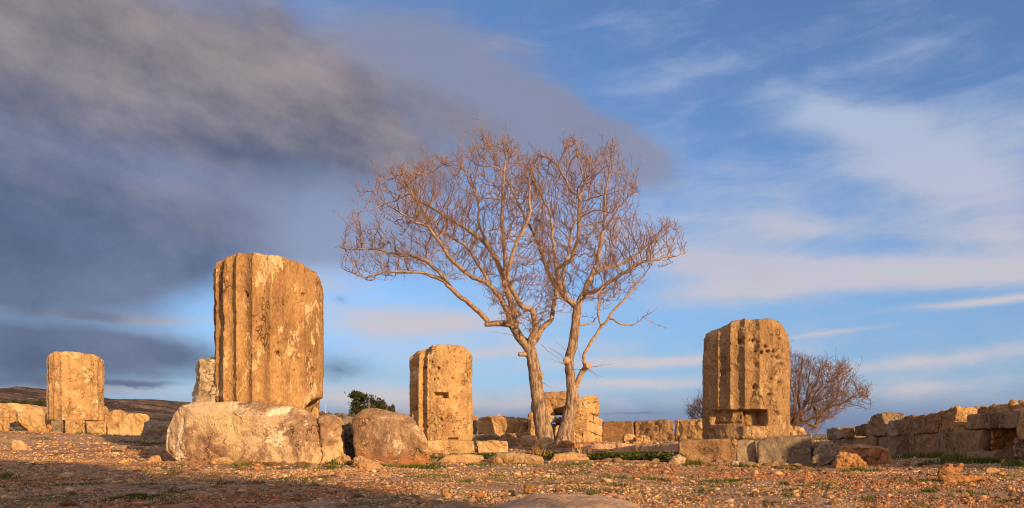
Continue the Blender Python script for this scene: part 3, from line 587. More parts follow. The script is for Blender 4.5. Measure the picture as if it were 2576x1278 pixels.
B('wall_block', 'topmost rubble block at the right edge of the photo', [(2480,1033),(2489,1023),(2526,1017),(2615,1009),(2615,1040),(2480,1042)], (11.9, 11.2), .6, 'GOLD', group=RW, amp=.03, rough=1.6)
rock('stone', 'roundish stone on top of the wall, right of the humped block', 'rock', [(2438,1032),(2450,1023),(2460,1024),(2463,1042),(2438,1044)], 12.2, .25, 'BROWN', amp=.02, sink=.02)
rock('stone', 'small stone wedged beside the topmost rubble block', 'rock', [(2463,1030),(2471,1023),(2481,1022),(2481,1042),(2463,1042)], 11.9, .25, 'BROWN', amp=.015, sink=.02)
# --- loose stones in the open
SNAP = True
rock('stone', 'pale egg-shaped stone lying on the gravel at the far left', 'rock', [(28,1126),(34,1120),(52,1119),(64,1128),(71,1139),(50,1141),(32,1136)], 13.0, .3, 'GOLDL', amp=.015, sink=.03)
rock('stone', 'jagged red rock standing on the gravel at the lower right', 'rock', [(2359,1203),(2365,1187),(2386,1178),(2398,1181),(2418,1178),(2421,1190),(2400,1200),(2384,1207)], 6.6, .13, 'REDM', amp=.012, sink=.008, vox=.007)
rock('flat_stone', 'long flat stone in front of the jagged red rock', 'rock', [(2361,1210),(2384,1206),(2440,1207),(2474,1208),(2475,1215),(2430,1219),(2376,1222)], 6.0, .12, 'ORNG', amp=.006, sink=.01, vox=.006)
rock('stone', 'oval tan stone furthest right on the gravel behind the jagged red rock', 'rock', [(2478,1182),(2486,1177),(2504,1179),(2514,1186),(2500,1190),(2482,1188)], 7.6, .1, 'GOLD', amp=.008, sink=.01, vox=.007)
rock('stone', 'small orange stone by the wall grass right of the reddish slab', 'rock', [(2272,1166),(2277,1159),(2288,1158),(2292,1166),(2282,1169)], 9.9, .09, 'ORNG', amp=.008, sink=.01, vox=.007)
rock('stone', 'squat orange stone right of the jagged red rock', 'rock', [(2434,1197),(2438,1188),(2445,1188),(2451,1198),(2440,1200)], 7.0, .06, 'ORNG', amp=.006, sink=.008, vox=.006)
rock('stone', 'round orange stone alone at the lower right of the gravel', 'rock', [(2416,1261),(2420,1252),(2432,1251),(2438,1260),(2430,1265)], 4.6, .05, 'ORNG', amp=.004, sink=.004, vox=.005)
rock('stone', 'angular orange stone above the bedrock hump in the foreground', 'rock', [(1318,1236),(1320,1221),(1330,1217),(1341,1224),(1343,1234),(1332,1239)], 5.1, .07, 'ORNG', amp=.006, sink=.006, vox=.005)
rock('stone', 'brown wedge stone on the gravel left of the right column base', 'rock', [(1680,1208),(1684,1197),(1694,1195),(1700,1202),(1697,1210)], 6.6, .07, 'REDM', amp=.006, sink=.006, vox=.006)
rock('stone', 'round tan stone in the shadow at the bottom left of the bedrock hump', 'rock', [(1110,1256),(1113,1246),(1122,1241),(1133,1244),(1136,1256),(1126,1263)], 4.7, .06, 'GOLDL', amp=.005, sink=.006, vox=.005)
rock('stone', 'dark wedge stone right of the round tan stone in the foreground', 'rock', [(1196,1262),(1204,1252),(1214,1248),(1222,1258),(1218,1266)], 4.5, .06, 'REDM', amp=.005, sink=.006, vox=.005)
rock('stone', 'flat tan stone leaning at the left foot of the right column base', 'rock', [(1680,1174),(1694,1160),(1708,1156),(1722,1162),(1722,1172),(1700,1178)], 9.6, .22, 'PINK', amp=.012, sink=.01)
rock('stone', 'small pale broken chunk before the middle block of the right base', 'rock', [(1838,1168),(1843,1160),(1856,1165),(1862,1173),(1846,1175)], 9.7, .1, 'PALE', amp=.012, sink=.01, vox=.008)
rock('stone', 'tan stone at the foot of the podium rock right end', 'rock', [(838,1172),(846,1162),(866,1158),(880,1164),(884,1174),(860,1178)], 9.3, .25, 'GOLD', amp=.018, sink=.02)
rock('stone', 'pale knobbly stone between podium rock and boulder', 'rock', [(886,1172),(892,1158),(908,1156),(922,1164),(928,1174),(906,1178)], 9.05, .22, 'GOLDL', amp=.018, sink=.02)
rock('flat_stone', 'flat pale stone in front of the boulder left foot', 'rock', [(894,1186),(910,1178),(940,1180),(962,1188),(950,1194),(910,1194)], 7.9, .2, 'GOLDL', amp=.01, sink=.02)
rock('flat_stone', 'large flat bedrock slab on the gravel right of the boulder', 'rock', [(1236,1160),(1250,1150),(1290,1148),(1340,1154),(1368,1160),(1366,1170),(1290,1172),(1240,1168)], (10.6, 10.2), .8, 'GOLDL', amp=.015, sink=.05)
rock('flat_stone', 'flat slab on the gravel below the right tree', 'rock', [(1384,1160),(1395,1152),(1440,1150),(1478,1156),(1486,1163),(1440,1166),(1390,1166)], 11.0, .6, 'GOLDL', amp=.015, sink=.04)
rock('flat_stone', 'low flat rock just right of the boulder below the middle base', 'rock', [(1100,1162),(1120,1154),(1180,1152),(1215,1158),(1220,1166),(1160,1170),(1104,1170)], 10.9, .6, 'GOLDL', amp=.012, sink=.04)
rock('flat_stone', 'flat stone lying against the foot of the podium rock', 'rock', [(528,1164),(540,1156),(572,1155),(590,1160),(590,1168),(545,1170)], 9.5, .2, 'GOLDL', amp=.01, sink=.02)
rock('flat_stone', 'brown flat stone on the gravel left of the podium rock', 'rock', [(342,1147),(352,1139),(366,1139),(376,1146),(366,1150)], 12.0, .2, 'REDM', amp=.01, sink=.02)
rock('flat_stone', 'pale low stones just left of the podium rock foot', 'rock', [(372,1160),(380,1152),(396,1150),(406,1156),(406,1162),(385,1164)], 10.4, .25, 'GOLDL', amp=.01, sink=.02)

# --- bedrock hump at the bottom of the frame
def hump():
    n, k = 150, 70
    U, Vv = np.meshgrid(np.linspace(-1, 1, n), np.linspace(-1, 1, k)); u, v = U.ravel(), Vv.ravel()
    X = 0.36 + 0.62 * u; Y = 3.98 + 0.62 * v
    r = np.sqrt(u ** 2 + v ** 2) + .10 * fbm2(X, Y, .4, 3, 61)
    Z = ground_z(X, Y) - .03 + 0.085 * sst(r, 1.0, 0.15) + .010 * fbm2(X, Y, .16, 5, 62) + .012 * fbm2(X, Y, .5, 2, 64)
    I = np.arange(n * k).reshape(k, n)
    Fc = np.stack([I[:-1, :-1].ravel(), I[:-1, 1:].ravel(), I[1:, 1:].ravel(), I[1:, :-1].ravel()], 1)
    b = np.array([0.36, 3.98, 0.0])
    o = link('bedrock', mesh('bedrock', np.stack([X, Y, Z], 1) - b, Fc, PINK), b)
    tag(o, 'broad low bedrock hump breaking through the gravel at the bottom edge', 'rock')
hump()

# --- unseen walls and shrubs added behind and right of the viewpoint to throw shade
def shade_wall(pts, label, seed):
    """pts: (x, y, height) along the wall"""
    rs = random.Random(seed); V = []; Fc = []; x0, y0 = pts[0][:2]; row = []
    for (p, q) in zip(pts[:-1], pts[1:]):
        for i in range(24):
            u = i / 24; row.append([p[k] + (q[k] - p[k]) * u for k in range(3)])
    row.append(list(pts[-1])); n = len(row) - 1; z0 = -.2
    for i, (x, y, h) in enumerate(row):
        hh = h * (1 + .05 * rs.uniform(-1, 1))
        for dy, zt in ((-.4, z0), (.4, z0), (.4, hh), (-.4, hh * .99)): V.append((x - x0, y + dy - y0, zt))
    for i in range(n):
        a0 = 4 * i; b0 = a0 + 4
        for k in range(4): Fc.append([a0 + k, a0 + (k + 1) % 4, b0 + (k + 1) % 4, b0 + k])
    Fc.append([3, 2, 1, 0]); Fc.append([4 * n + k for k in range(4)])
    tag(link('stone_wall', mesh('stone_wall', V, Fc, GOLD, False), (x0, y0, 0)), label, 'wall')
shade_wall([(6.5, -5.0, 3.5), (4.7, -5.4, 4.6), (0.0, -6.2, 5.0), (-4.0, -7, 5.0)], 'tall unseen wall added behind the viewpoint to shade the foreground', 3)
shade_wall([(8.35, 5.9, 2.0), (11.6, 7.4, 2.0)], 'unseen wall added beyond the right edge to shade the right blocks', 5)
def shade_tufts(cx, cy, cz, rx, ry, rz, n, size, seed, label):  # unseen leaf tufts added to soften and break up the wall shadow
    rs = np.random.default_rng(seed); q = rs.normal(0, .45, (n, 3)); q = q[np.abs(q).max(1) < 1.3] * np.array([rx, ry, rz]); m = len(q)
    dr = rs.normal(0, 1, (m, 3)) * size; sd_ = rs.normal(0, 1, (m, 3)) * size * .3
    V = np.stack([q - sd_, q + sd_, q + dr], 1).reshape(-1, 3); V = V - np.array([0, 0, -cz - .2])
    o = link('shade_shrub', mesh('shade_shrub', V, np.arange(3 * m).reshape(-1, 3), GOLD, False), (cx, cy, -.2)); o.data.materials.clear(); o.data.materials.append(OFFG); tag(o, label, 'shrub')
OFFG = bpy.data.materials.new('shade_shrub_leaf'); OFFG.use_nodes = True; OFFG.node_tree.nodes['Principled BSDF'].inputs['Base Color'].default_value = (.05, .07, .02, 1)
shade_tufts(6.5, -5.0, 2.3, .45, .4, 2.0, 2200, .10, 1, 'tall unseen shrub added at the right end of the shade wall behind the viewpoint')
shade_tufts(4.9, -5.4, 4.5, 1.3, .8, .6, 2400, .11, 2, 'unseen shrub added on the right half of the shade wall behind the viewpoint')
shade_tufts(1.5, -6.0, 4.9, 2.2, .9, .6, 2600, .11, 3, 'unseen shrub added on the left half of the shade wall behind the viewpoint')
finish_rocks()

# ------------------------------------------------------------------ column drums
def drum(label, cxD, RD, Y, botD, topprof, nfl, phase, fdep, mat, nth=420, nz=170, seed=1, extra=None, rim=.03, mean=0.0, amp=.010, botprof=None):
    """fluted drum: cxD, RD centre and radius in frame units at distance Y (axis), botD the frame row of its foot"""
    cX = (cxD - CX) / F * Y; Rr = RD / F * Y; va = math.atan2(cX, Y)
    fac = np.array([-math.sin(va), -math.cos(va)]); rt = np.array([math.cos(va), -math.sin(va)])
    zf = lambda d: EYE + (HOR - d) / F * (Y - Rr * .8)
    z0 = zf(botD)
    tx = np.array([p[0] for p in topprof]); ty = np.array([zf(p[1]) for p in topprof])
    th = np.linspace(-math.pi, math.pi, nth, endpoint=False); step = 2 * math.pi / nfl
    tv = np.linspace(0, 1, nz)
    TH, TV = np.meshgrid(th, tv); TH = TH.ravel(); TV = TV.ravel()
    ztop = np.interp(cxD + RD * np.sin(TH), tx, ty)
    Z = z0 + TV * (ztop - z0)
    P = np.stack([np.sin(TH) * Rr, np.cos(TH) * Rr, Z], 1)
    ph = ((TH - phase) / step) % 1.0
    fl = 4 * ph * (1 - ph)
    dep = fdep(TH, Z) * (1.0 + .10 * fbm(P, .5, 3, seed))
    r = Rr * (1 - dep * fl)
    arr = (1 - fl) ** 2
    r -= arr * np.clip(fbm(P * np.array([1, 1, .6]), .10, 4, seed + 3) - .1, 0, 1) * Rr * .035        # chipped arrises
    r += amp * fbm(P * np.array([1, 1, .7]), .34, 4, seed + 5, .6) + amp * .6 * fbm(P, .05, 3, seed + 7)
    r -= .018 * np.clip(fbm(P, .16, 3, seed + 9) - .42, 0, 1) * 2.0
    h = (Z - z0); ht = (ztop - Z)
    nn = fbm(P, .22, 3, seed + 11)
    r -= Rr * .10 * np.exp(-ht / (rim * (1 + .8 * nn) + .005)) + Rr * .035 * np.exp(-h / .03)
    if extra: r = extra(r, TH, Z, P, Rr, z0, zf)
    Zd = Z + .012 * fbm(P, .12, 3, seed + 13) * sst(TV, .9, 1.0)
    if botprof is not None: Zd = Zd + (1 - TV) ** 8 * np.interp(cxD + RD * np.sin(TH), [p[0] for p in botprof], [zf(p[1]) - z0 for p in botprof])
    X2 = np.sin(TH) * r * rt[0] + np.cos(TH) * r * fac[0]; Y2 = np.sin(TH) * r * rt[1] + np.cos(TH) * r * fac[1]
    V = np.stack([X2, Y2, Zd - z0], 1)
    I = np.arange(nth * nz).reshape(nz, nth); J = np.roll(I, -1, 1)
    Fs = [np.stack([I[:-1].ravel(), J[:-1].ravel(), J[1:].ravel(), I[1:].ravel()], 1)]
    top = V[-nth:]; rings = 14; prev = I[-1]; Vs = [V]; cnt = len(V)
    for k in range(1, rings + 1):
        s = 1 - k / (rings + .35)
        q = top.copy(); q[:, :2] *= s
        lat = (q[:, 0] * rt[0] + q[:, 1] * rt[1]) / Y * F + cxD
        zz = np.interp(lat, tx, ty) - z0
        q[:, 2] = zz + .014 * fbm(q + 5, .13, 4, seed + 17) + .004
        Vs.append(q); cur = np.arange(cnt, cnt + nth); cnt += nth
        Fs.append(np.stack([prev, np.roll(prev, -1), np.roll(cur, -1), cur], 1)); prev = cur
    bot = V[:nth].copy(); bot[:, :2] *= .02; Vs.append(bot); cur = np.arange(cnt, cnt + nth)
    Fs.append(np.stack([I[0], cur, np.roll(cur, -1), J[0]], 1))
    Fc = np.concatenate(Fs)[:, ::-1]
    o = link('column_drum', mesh('column_drum', np.concatenate(Vs), Fc.copy(), mat), (cX, Y, z0))
    tag(o, label, 'column')
    return o
def rect(TH, Z, cxD, RD, zf, xa, xb, ya, yb, s=.02, Rr=.7):
    x = cxD + RD * np.sin(TH); f = np.cos(TH) > 0
    za, zb = zf(yb), zf(ya); k = s * RD / Rr
    return f * sst(x, xa - k, xa + k) * (1 - sst(x, xb - k, xb + k)) * sst(Z, za - s, za + s) * (1 - sst(Z, zb - s, zb + s))
def pit(TH, Z, cxD, RD, zf, x, y, rp, Rr):
    rp = rp * 1.15; dx = (cxD + RD * np.sin(TH) - x) / RD * Rr; dz = Z - zf(y); return (np.cos(TH) > 0) * np.exp(-((dx * dx + dz * dz) / rp ** 2) ** 1.5)
# tallest
def ex_big(r, TH, Z, P, Rr, z0, zf):
    x = 678 + 133 * np.sin(TH); f = np.cos(TH) > -.3
    # broken lower right corner, chips at the upper right rim
    c = f * sst(x + (zf(1000) - Z) * 120, 770, 812) * sst(Z, zf(985), zf(1006)); r = r - Rr * .38 * c
    c2 = f * sst(x, 765, 800) * (1 - sst(Z, zf(690), zf(672))) ; r = r - 0 * c2
    r -= .05 * pit(TH, Z, 678, 133, zf, 776, 676, .06, Rr) + .045 * pit(TH, Z, 678, 133, zf, 798, 700, .05, Rr)
    for (px, py, rp, d) in [(621, 745, .022, .05), (617, 737, .016, .03), (757, 735, .018, .04), (697, 888, .03, .03), (713, 857, .03, .02), (705, 862, .02, .02), (746, 898, .012, .03), (738, 930, .012, .03)]:
        r = r - 1.7 * d * pit(TH, Z, 678, 133, zf, px, py, rp, Rr)
    return r
drum('tallest fluted column drum standing on the huge lichened podium rock', 678.5, 132, 10.9, 1019,
     [(540, 655), (556, 645), (575, 640), (591, 635), (620, 639), (655, 638), (680, 643), (700, 641), (730, 648), (757, 652), (775, 661), (795, 664), (806, 676), (820, 690)],
     20, R(1.0), lambda T, Z: .092 - .036 * sst(T, R(-20), R(20)) - .040 * sst(T, R(20), R(55)), DRUM, 560, 240, 31, ex_big, rim=.03, amp=.006,
     botprof=[(545, 1013), (700, 1020), (812, 1034)])
def ex_mid(r, TH, Z, P, Rr, z0, zf):
    x = 1109 + 82 * np.sin(TH); f = np.cos(TH) > 0
    def rc(*a, s=.014): return rect(TH, Z, 1109, 82, zf, *a, s=s, Rr=Rr)
    r = r - .20 * rc(1091.5, 1127, 988.5, 1001.5) - .16 * rc(1128, 1153, 1102, 1108)
    r = r - f * .13 * (1 - sst(x, 1042, 1052)) * sst(Z, zf(975), zf(925)) * sst(x, 1031, 1036)      # gouge on the left
    r = r - f * .10 * (1 - sst(x + 9 * fbm(P, .2, 3, 5), 1072, 1082)) * sst(Z, zf(900), zf(880))
    for (px, py, rp, d) in [(1102,928,.03,.05),(1092,956,.02,.04),(1101,954,.018,.04),(1138,953,.024,.04),(1058,967,.02,.04),(1109,1055,.028,.05),(1143,897,.014,.03),(1147,912,.014,.03),(1127,877,.02,.03),
                            (1145,880,.016,.03),(1162,884,.016,.03),(1149,1041,.018,.035),(1155,1023,.018,.03),(1158,1060,.018,.03),(1150,1061,.02,.03),(1168,1054,.014,.03),(1180,1057,.014,.03),(1162,986,.014,.03),(1144,1003,.04,.03),(1062,925,.03,.05),(1072,1074,.03,.05),(1086,912,.02,.03),(1092,1070,.03,.02)]:
        r = r - 1.7 * d * pit(TH, Z, 1109, 82, zf, px, py, rp, Rr)
    return r
drum('middle column drum with a rectangular socket and many small holes', 1109, 80, 15.7, 1110,
     [(1020, 888), (1034, 884), (1050, 877), (1078, 876), (1083, 869), (1110, 868), (1140, 867), (1165, 868), (1182, 873), (1192, 884)],
     19, R(-24), lambda T, Z: .14 * (1 - sst(T, R(-30), R(-18))) + .022, GOLD, 460, 200, 47, ex_mid, rim=.035, amp=.014)
def ex_left(r, TH, Z, P, Rr, z0, zf):
    m = np.clip(fbm(P, .25, 4, 71) - .1, 0, 1) * sst(Z, zf(1010), zf(975)) * (1 - sst(Z, zf(930), zf(905)))
    r = r - .05 * m
    return r - .03 * pit(TH, Z, 191, 64, zf, 175, 940, .08, Rr) - .02 * pit(TH, Z, 191, 64, zf, 146, 935, .06, Rr)
drum('leftmost column drum with shallow worn flutes against the hills', 191, 63, 20.0, 1057,
     [(120, 895), (130, 889), (145, 884), (160, 886), (172, 884), (195, 885), (210, 888), (230, 888), (245, 892), (262, 900)],
     19, R(-9), lambda T, Z: .046 + 0 * T, GOLD, 380, 160, 59, ex_left, rim=.03, amp=.012)
def ex_right(r, TH, Z, P, Rr, z0, zf):
    x = 1876 + 106 * np.sin(TH); f = np.cos(TH) > 0
    nz_ = .006 * fbm(P, .1, 3, 5)
    def rc(*a, s=.012): return rect(TH, Z + nz_, 1876, 106, zf, *a, s=s, Rr=Rr)
    r = r - np.maximum(.10 * rc(1793, 1926, 1031, 1066, s=.014), .24 * rc(1866, 1923, 1033, 1071))
    r = r - .045 * f * sst(x, 1785, 1800) * (1 - sst(x, 1862, 1872)) * (1 - sst(Z, zf(1066), zf(1058))) * sst(Z, zf(1100), zf(1078))
    r = r + .03 * rc(1866, 1912, 1072, 1104, s=.03)
    for (px, py, rp, d) in [(1861,860,.035,.045),(1914,888,.025,.05),(1924,873,.018,.04),(1944,886,.03,.06),(1943,899,.035,.05),(1955,900,.025,.04),(1957,853,.02,.03),(1893,858,.02,.03),(1930,885,.018,.04),(1900,886,.014,.03),
                            (1964,918,.025,.04),(1970,930,.02,.035),(1957,965,.03,.04),(1951,1041,.035,.05),(1932,994,.025,.03),(1898,975,.03,.03),(1790,1085,.03,.04),(1936,955,.02,.03),(1936,845,.02,.02),(1908,1000,.025,.03)]:
        r = r - 1.7 * d * pit(TH, Z, 1876, 106, zf, px, py, rp, Rr)
    return r
drum('right column drum, brown and deeply fluted, with a square cut-out at its foot', 1876, 105, 12.1, 1106,
     [(1765, 838), (1778, 827), (1795, 822), (1812, 820), (1828, 813), (1846, 805), (1868, 802), (1900, 804), (1930, 802), (1950, 803), (1966, 814), (1985, 830)],
     19, R(-1), lambda T, Z: (.085 * sst(T, R(-58), R(-38)) - .045 * sst(T, R(10), R(50))) * sst(Z, EYE + (HOR - 1075) / F * 11.6, EYE + (HOR - 1010) / F * 11.6), DRUM2, 520, 240, 83, ex_right, rim=.09, amp=.012)

# ------------------------------------------------------------------ bare trees by space colonisation
def inpoly(px, py, poly):
    r = np.zeros(len(px), bool); n = len(poly); j = n - 1
    for i in range(n):
        xi, yi = poly[i]; xj, yj = poly[j]
        c = ((yi > py) != (yj > py)) & (px < (xj - xi) * (py - yi) / ((yj - yi) + 1e-12) + xi)
        r ^= c; j = i
    return r
def grow(limbs, poly, Yc, dep, natt, step, infl, kill, seed, grav=0.06, iters=90, k3=1.4907):
    """limbs: (parent limb or None, [(x, y, r, depth)...]) in photo pixels; returns positions, parents, traced radii"""
    rs = np.random.default_rng(seed); Fp = F * k3
    pos, par, rad = [], [], []
    def wp(x, y, d): Y = Yc + d; return np.array([(x / k3 - CX) / F * Y, Y, EYE + (HOR - y / k3) / F * Y])
    for li, (pts) in enumerate(limbs):
        w = [wp(x, y, d) for (x, y, r, d) in pts]; rr = [r / Fp * Yc for (x, y, r, d) in pts]
        if li == 0: pos.append(w[0]); par.append(-1); rad.append(rr[0]); last = 0
        else:
            A = np.array(pos); last = int(np.argmin(((A - w[0]) ** 2).sum(1)))
        kink = np.zeros(3)
        for k in range(1, len(w)):
            a, b = (pos[last] if k == 1 else w[k - 1]), w[k]; L = np.linalg.norm(b - a); m = max(1, int(L / step))
            p1 = w[k - 2] if k > 1 else a; p2 = w[k + 1] if k + 1 < len(w) else b
            for q in range(1, m + 1):
                u = q / m
                c = .5 * ((2 * a) + (b - p1) * u + (2 * p1 - 5 * a + 4 * b - p2) * u * u + (3 * a - p1 - 3 * b + p2) * u ** 3) if k > 1 else a + (b - a) * u
                if rr[k] < .06: kink = kink * .6 + rs.normal(0, .013, 3)
                c = c + rs.normal(0, .005, 3) + kink * (0 if rr[k] > .06 else 1)
                pos.append(c); par.append(last); rad.append(rr[k - 1] + (rr[k] - rr[k - 1]) * u); last = len(pos) - 1
    xs_, ys_ = [p[0] for p in poly], [p[1] for p in poly]
    cxm = (min(xs_) + max(xs_)) / 2; hw = (max(xs_) - min(xs_)) / 2
    att = []
    while len(att) < natt:
        ax = rs.uniform(min(xs_), max(xs_), 4000); ay = rs.uniform(min(ys_), max(ys_), 4000)
        ok = inpoly(ax, ay, poly); ax, ay = ax[ok], ay[ok]
        dd = rs.uniform(-1, 1, len(ax)) * dep * np.sqrt(np.clip(1 - ((ax - cxm) / (hw * 1.08)) ** 2, .08, 1))
        pq = np.stack([ax / 330, ay / 330, dd * .6], 1); kp = (fbm(pq, 1.0, 3, seed) > -.62) & (fbm(pq * 3.1, 1.0, 2, seed + 9) > -.6)
        for x_, y_, d_ in zip(ax[kp], ay[kp], dd[kp]): att.append(wp(x_, y_, d_))
    att = np.array(att[:natt])
    dirs = [None] * len(pos)
    for it in range(iters):
        if len(att) == 0: break
        kd = kdtree.KDTree(len(pos))
        for i, p in enumerate(pos): kd.insert(p, i)
        kd.balance()
        acc = {}; alive = np.ones(len(att), bool)
        for ai, a_ in enumerate(att):
            c, i, d = kd.find(a_)
            if d < kill: alive[ai] = False
            elif d < infl: acc.setdefault(i, []).append((a_ - pos[i]) / d)
        att = att[alive]; new = 0
        for i, ds in acc.items():
            v = np.sum(ds, 0); n_ = np.linalg.norm(v)
            if n_ < 1e-3: continue
            v = v / n_ + rs.normal(0, .20, 3); v[2] += grav
            if par[i] >= 0:
                pv = pos[i] - pos[par[i]]; pv = pv / (np.linalg.norm(pv) + 1e-9); v += pv * .35
            v /= np.linalg.norm(v); q = pos[i] + v * step
            c, j, d = kd.find(q)
            if d < step * .45: continue
            pos.append(q); par.append(i); rad.append(0.0); new += 1
        if new == 0: break
    return pos, par, rad
def tubes(pos, par, rad, sel, sides_f):
    """one mesh of tapering tubes along the chains made of the nodes in sel"""
    n = len(pos); ch = [[] for _ in range(n)]
    for i in range(n):
        if par[i] >= 0: ch[par[i]].append(i)
    V = []; Fc = []
    starts = [i for i in range(n) if sel[i] and (par[i] < 0 or not sel[par[i]] or max([c for c in ch[par[i]] if sel[c]], key=lambda c: rad[c]) != i)]
    for s in starts:
        chain = [par[s]] if par[s] >= 0 else []
        cr_ = [min(rad[s] * 1.05, rad[par[s]]) if par[s] >= 0 else 0]
        i = s
        if not chain: cr_ = []
        while True:
            chain.append(i); cr_.append(rad[i])
            nx = [c for c in ch[i] if sel[c]]
            if not nx: break
            i = max(nx, key=lambda c: rad[c])
        if len(chain) < 2: continue
        k = sides_f(max(cr_)); pts = [np.asarray(pos[c]) for c in chain]
        up = np.array([.13, .95, .28]); b0 = len(V)
        for q, p in enumerate(pts):
            tdir = pts[min(q + 1, len(pts) - 1)] - pts[max(q - 1, 0)]; tdir = tdir / (np.linalg.norm(tdir) + 1e-9)
            e1 = np.cross(tdir, up); e1 /= np.linalg.norm(e1) + 1e-9; e2 = np.cross(tdir, e1)
            for m_ in range(k):
                a_ = 2 * math.pi * m_ / k; V.append(p + (e1 * math.cos(a_) + e2 * math.sin(a_)) * cr_[q])
        for q in range(len(pts) - 1):
            for m_ in range(k):
                a0 = b0 + q * k + m_; a1 = b0 + q * k + (m_ + 1) % k
                Fc.append((a0, a1, a1 + k, a0 + k))
        V.append(pts[-1] + (pts[-1] - pts[-2]) * .3); tip = len(V) - 1; e0 = b0 + (len(pts) - 1) * k
        for m_ in range(k): Fc.append((e0 + m_, e0 + (m_ + 1) % k, tip, tip))
    return V, Fc
def build_tree(name, label, cat, limbs, poly, Yc, dep, natt, seed, step=.10, infl=.8, kill=.19, tip=.0046, pw=2.45, spur=.85, spl=.10, mats=None, trunk_r=.075, grav=.06, lead=.13, ray=0):
    pos, par, rad = grow(limbs, poly, Yc, dep, natt, step, infl, kill, seed, grav)
    pos = [np.asarray(p, float) for p in pos]
    # straight side shoots that fan outward and upward from the thinner limbs
    if ray:
        rr0 = random.Random(seed + 3); fork = np.array(pos[0]); A0 = np.array(pos); fork = np.array([np.median(A0[:, 0]), Yc, np.percentile(A0[:, 2], 8)])
        px_ = [p[0] for p in poly]
        def inside(q, m):
            dx = (q[0] / q[1] * F + CX) * 1.4907; dy = (HOR - (q[2] - EYE) / q[1] * F) * 1.4907
            return inpoly(np.array([dx, dx - m, dx + m, dx]), np.array([dy, dy + m, dy + m, dy + m]), poly).any()
        def shoot(i, L, lvl):
            d0 = pos[i] - pos[par[i]]; d0 = d0 / (np.linalg.norm(d0) + 1e-9); o_ = pos[i] - fork; o_ = o_ / (np.linalg.norm(o_) + 1e-9)
            p_ = np.array([rr0.gauss(0, 1), rr0.gauss(0, 1), rr0.gauss(0, 1)]); p_ -= d0 * p_.dot(d0); p_ /= np.linalg.norm(p_) + 1e-9
            d = d0 * .45 + p_ * .72 + o_ * .55 + np.array([0, 0, .32]); d /= np.linalg.norm(d); j = i; made = []
            for k in range(L):
                d = d + np.array([rr0.gauss(0, .06), rr0.gauss(0, .06), rr0.gauss(.05, .05)]); d /= np.linalg.norm(d)
                q = pos[j] + d * step * .95
                if not inside(q, 8): break
                pos.append(q); par.append(j); rad.append(0.0); j = len(pos) - 1; made.append(j)
            if lvl:
                for j in made[1:]:
                    if rr0.random() < .30: shoot(j, rr0.choice((1, 2, 2, 3)), lvl - 1)
        n0 = len(pos)
        for i in range(1, n0):
            if rad[i] < .035 and rr0.random() < ray: shoot(i, rr0.choice((3, 4, 5, 6, 7)), 1)
    rs0 = random.Random(seed + 1); hk = set(par); cen = np.mean(np.array(pos), 0); zt_ = np.percentile(np.array(pos)[:, 2], 55)
    for i in range(len(pos)):                                # leading shoots that stick out of the crown
        if i not in hk and rs0.random() < lead * (1.0 if pos[i][2] > zt_ else .6):
            d = np.array(pos[i]) - np.array(pos[par[i]]); d /= np.linalg.norm(d) + 1e-9; o_ = np.array(pos[i]) - cen; o_ /= np.linalg.norm(o_) + 1e-9
            d = d * .6 + o_ * .5 + np.array([0, 0, .55]); j = i
            for k in range(rs0.choice((2, 3, 3, 4, 5, 6))):
                d = d / np.linalg.norm(d) + np.array([rs0.gauss(0, .12), rs0.gauss(0, .12), rs0.gauss(.03, .1)])
                pos.append(np.array(pos[j]) + d / np.linalg.norm(d) * step); par.append(j); rad.append(0.0); j = len(pos) - 1
    n = len(pos); pr = [0.0] * n; kids = [0] * n
    for i in range(n):
        if par[i] >= 0: kids[par[i]] += 1
    acc = [0.0] * n
    order = range(n - 1, -1, -1)
    for i in order:
        v = tip ** pw if acc[i] == 0 else acc[i]; pr[i] = v ** (1 / pw)
        if par[i] >= 0: acc[par[i]] += v
    fin = [max(pr[i] if rad[i] == 0 else min(pr[i], rad[i] * 1.3), rad[i]) for i in range(n)]
    for i in range(n):                                       # never thicker than the parent
        if par[i] >= 0: fin[i] = min(fin[i], fin[par[i]])
    rs = random.Random(seed); np_, pp, fr = list(pos), list(par), list(fin)
    for i in range(n):
        if fin[i] < .022 and par[i] >= 0:
            for _ in range(2 if rs.random() < .45 else 1):
                if rs.random() < spur:
                    d = np.array(pos[i]) - np.array(pos[par[i]]); d /= np.linalg.norm(d) + 1e-9
                    s_ = np.array([rs.gauss(0, 1), rs.gauss(0, 1), rs.gauss(.35, 1)]); s_ -= d * s_.dot(d); s_ /= np.linalg.norm(s_) + 1e-9
                    v = s_ * .85 + d * .55; L = spl * rs.uniform(.5, 1.5)
                    j = len(np_); np_.append(pos[i] + v * L * .55); pp.append(i); fr.append(min(fin[i], tip * .95))
                    v2 = v + np.array([rs.gauss(0, .25), rs.gauss(0, .25), .35]); np_.append(np_[j] + v2 * L * .5); pp.append(j); fr.append(tip * .8)
    base = Vector(pos[0]); root = thing(name, label, cat, base)
    off = np.array(pos[0]); P2 = [np.asarray(p) - off for p in np_]
    fr = np.array(fr)
    m1, m2, m3 = mats
    for nm, sel, mt, sf in (('trunk', fr >= trunk_r, m1, lambda r: 14), ('branches', (fr < trunk_r) & (fr >= .014), m2, lambda r: 7 if r > .03 else 5), ('twigs', fr < .014, m3, lambda r: 3)):
        V, Fc = tubes(P2, pp, fr, sel, sf)
        if not V: continue
        V = np.array(V)
        if nm == 'trunk':
            c_ = V.copy(); V = V + .010 * np.stack([fbm(c_, .12, 3, 5), fbm(c_, .12, 3, 6), np.zeros(len(c_))], 1)
        link(nm, mesh(nm, V, Fc, mt), (0, 0, 0), root)
    return root
T = 17.5
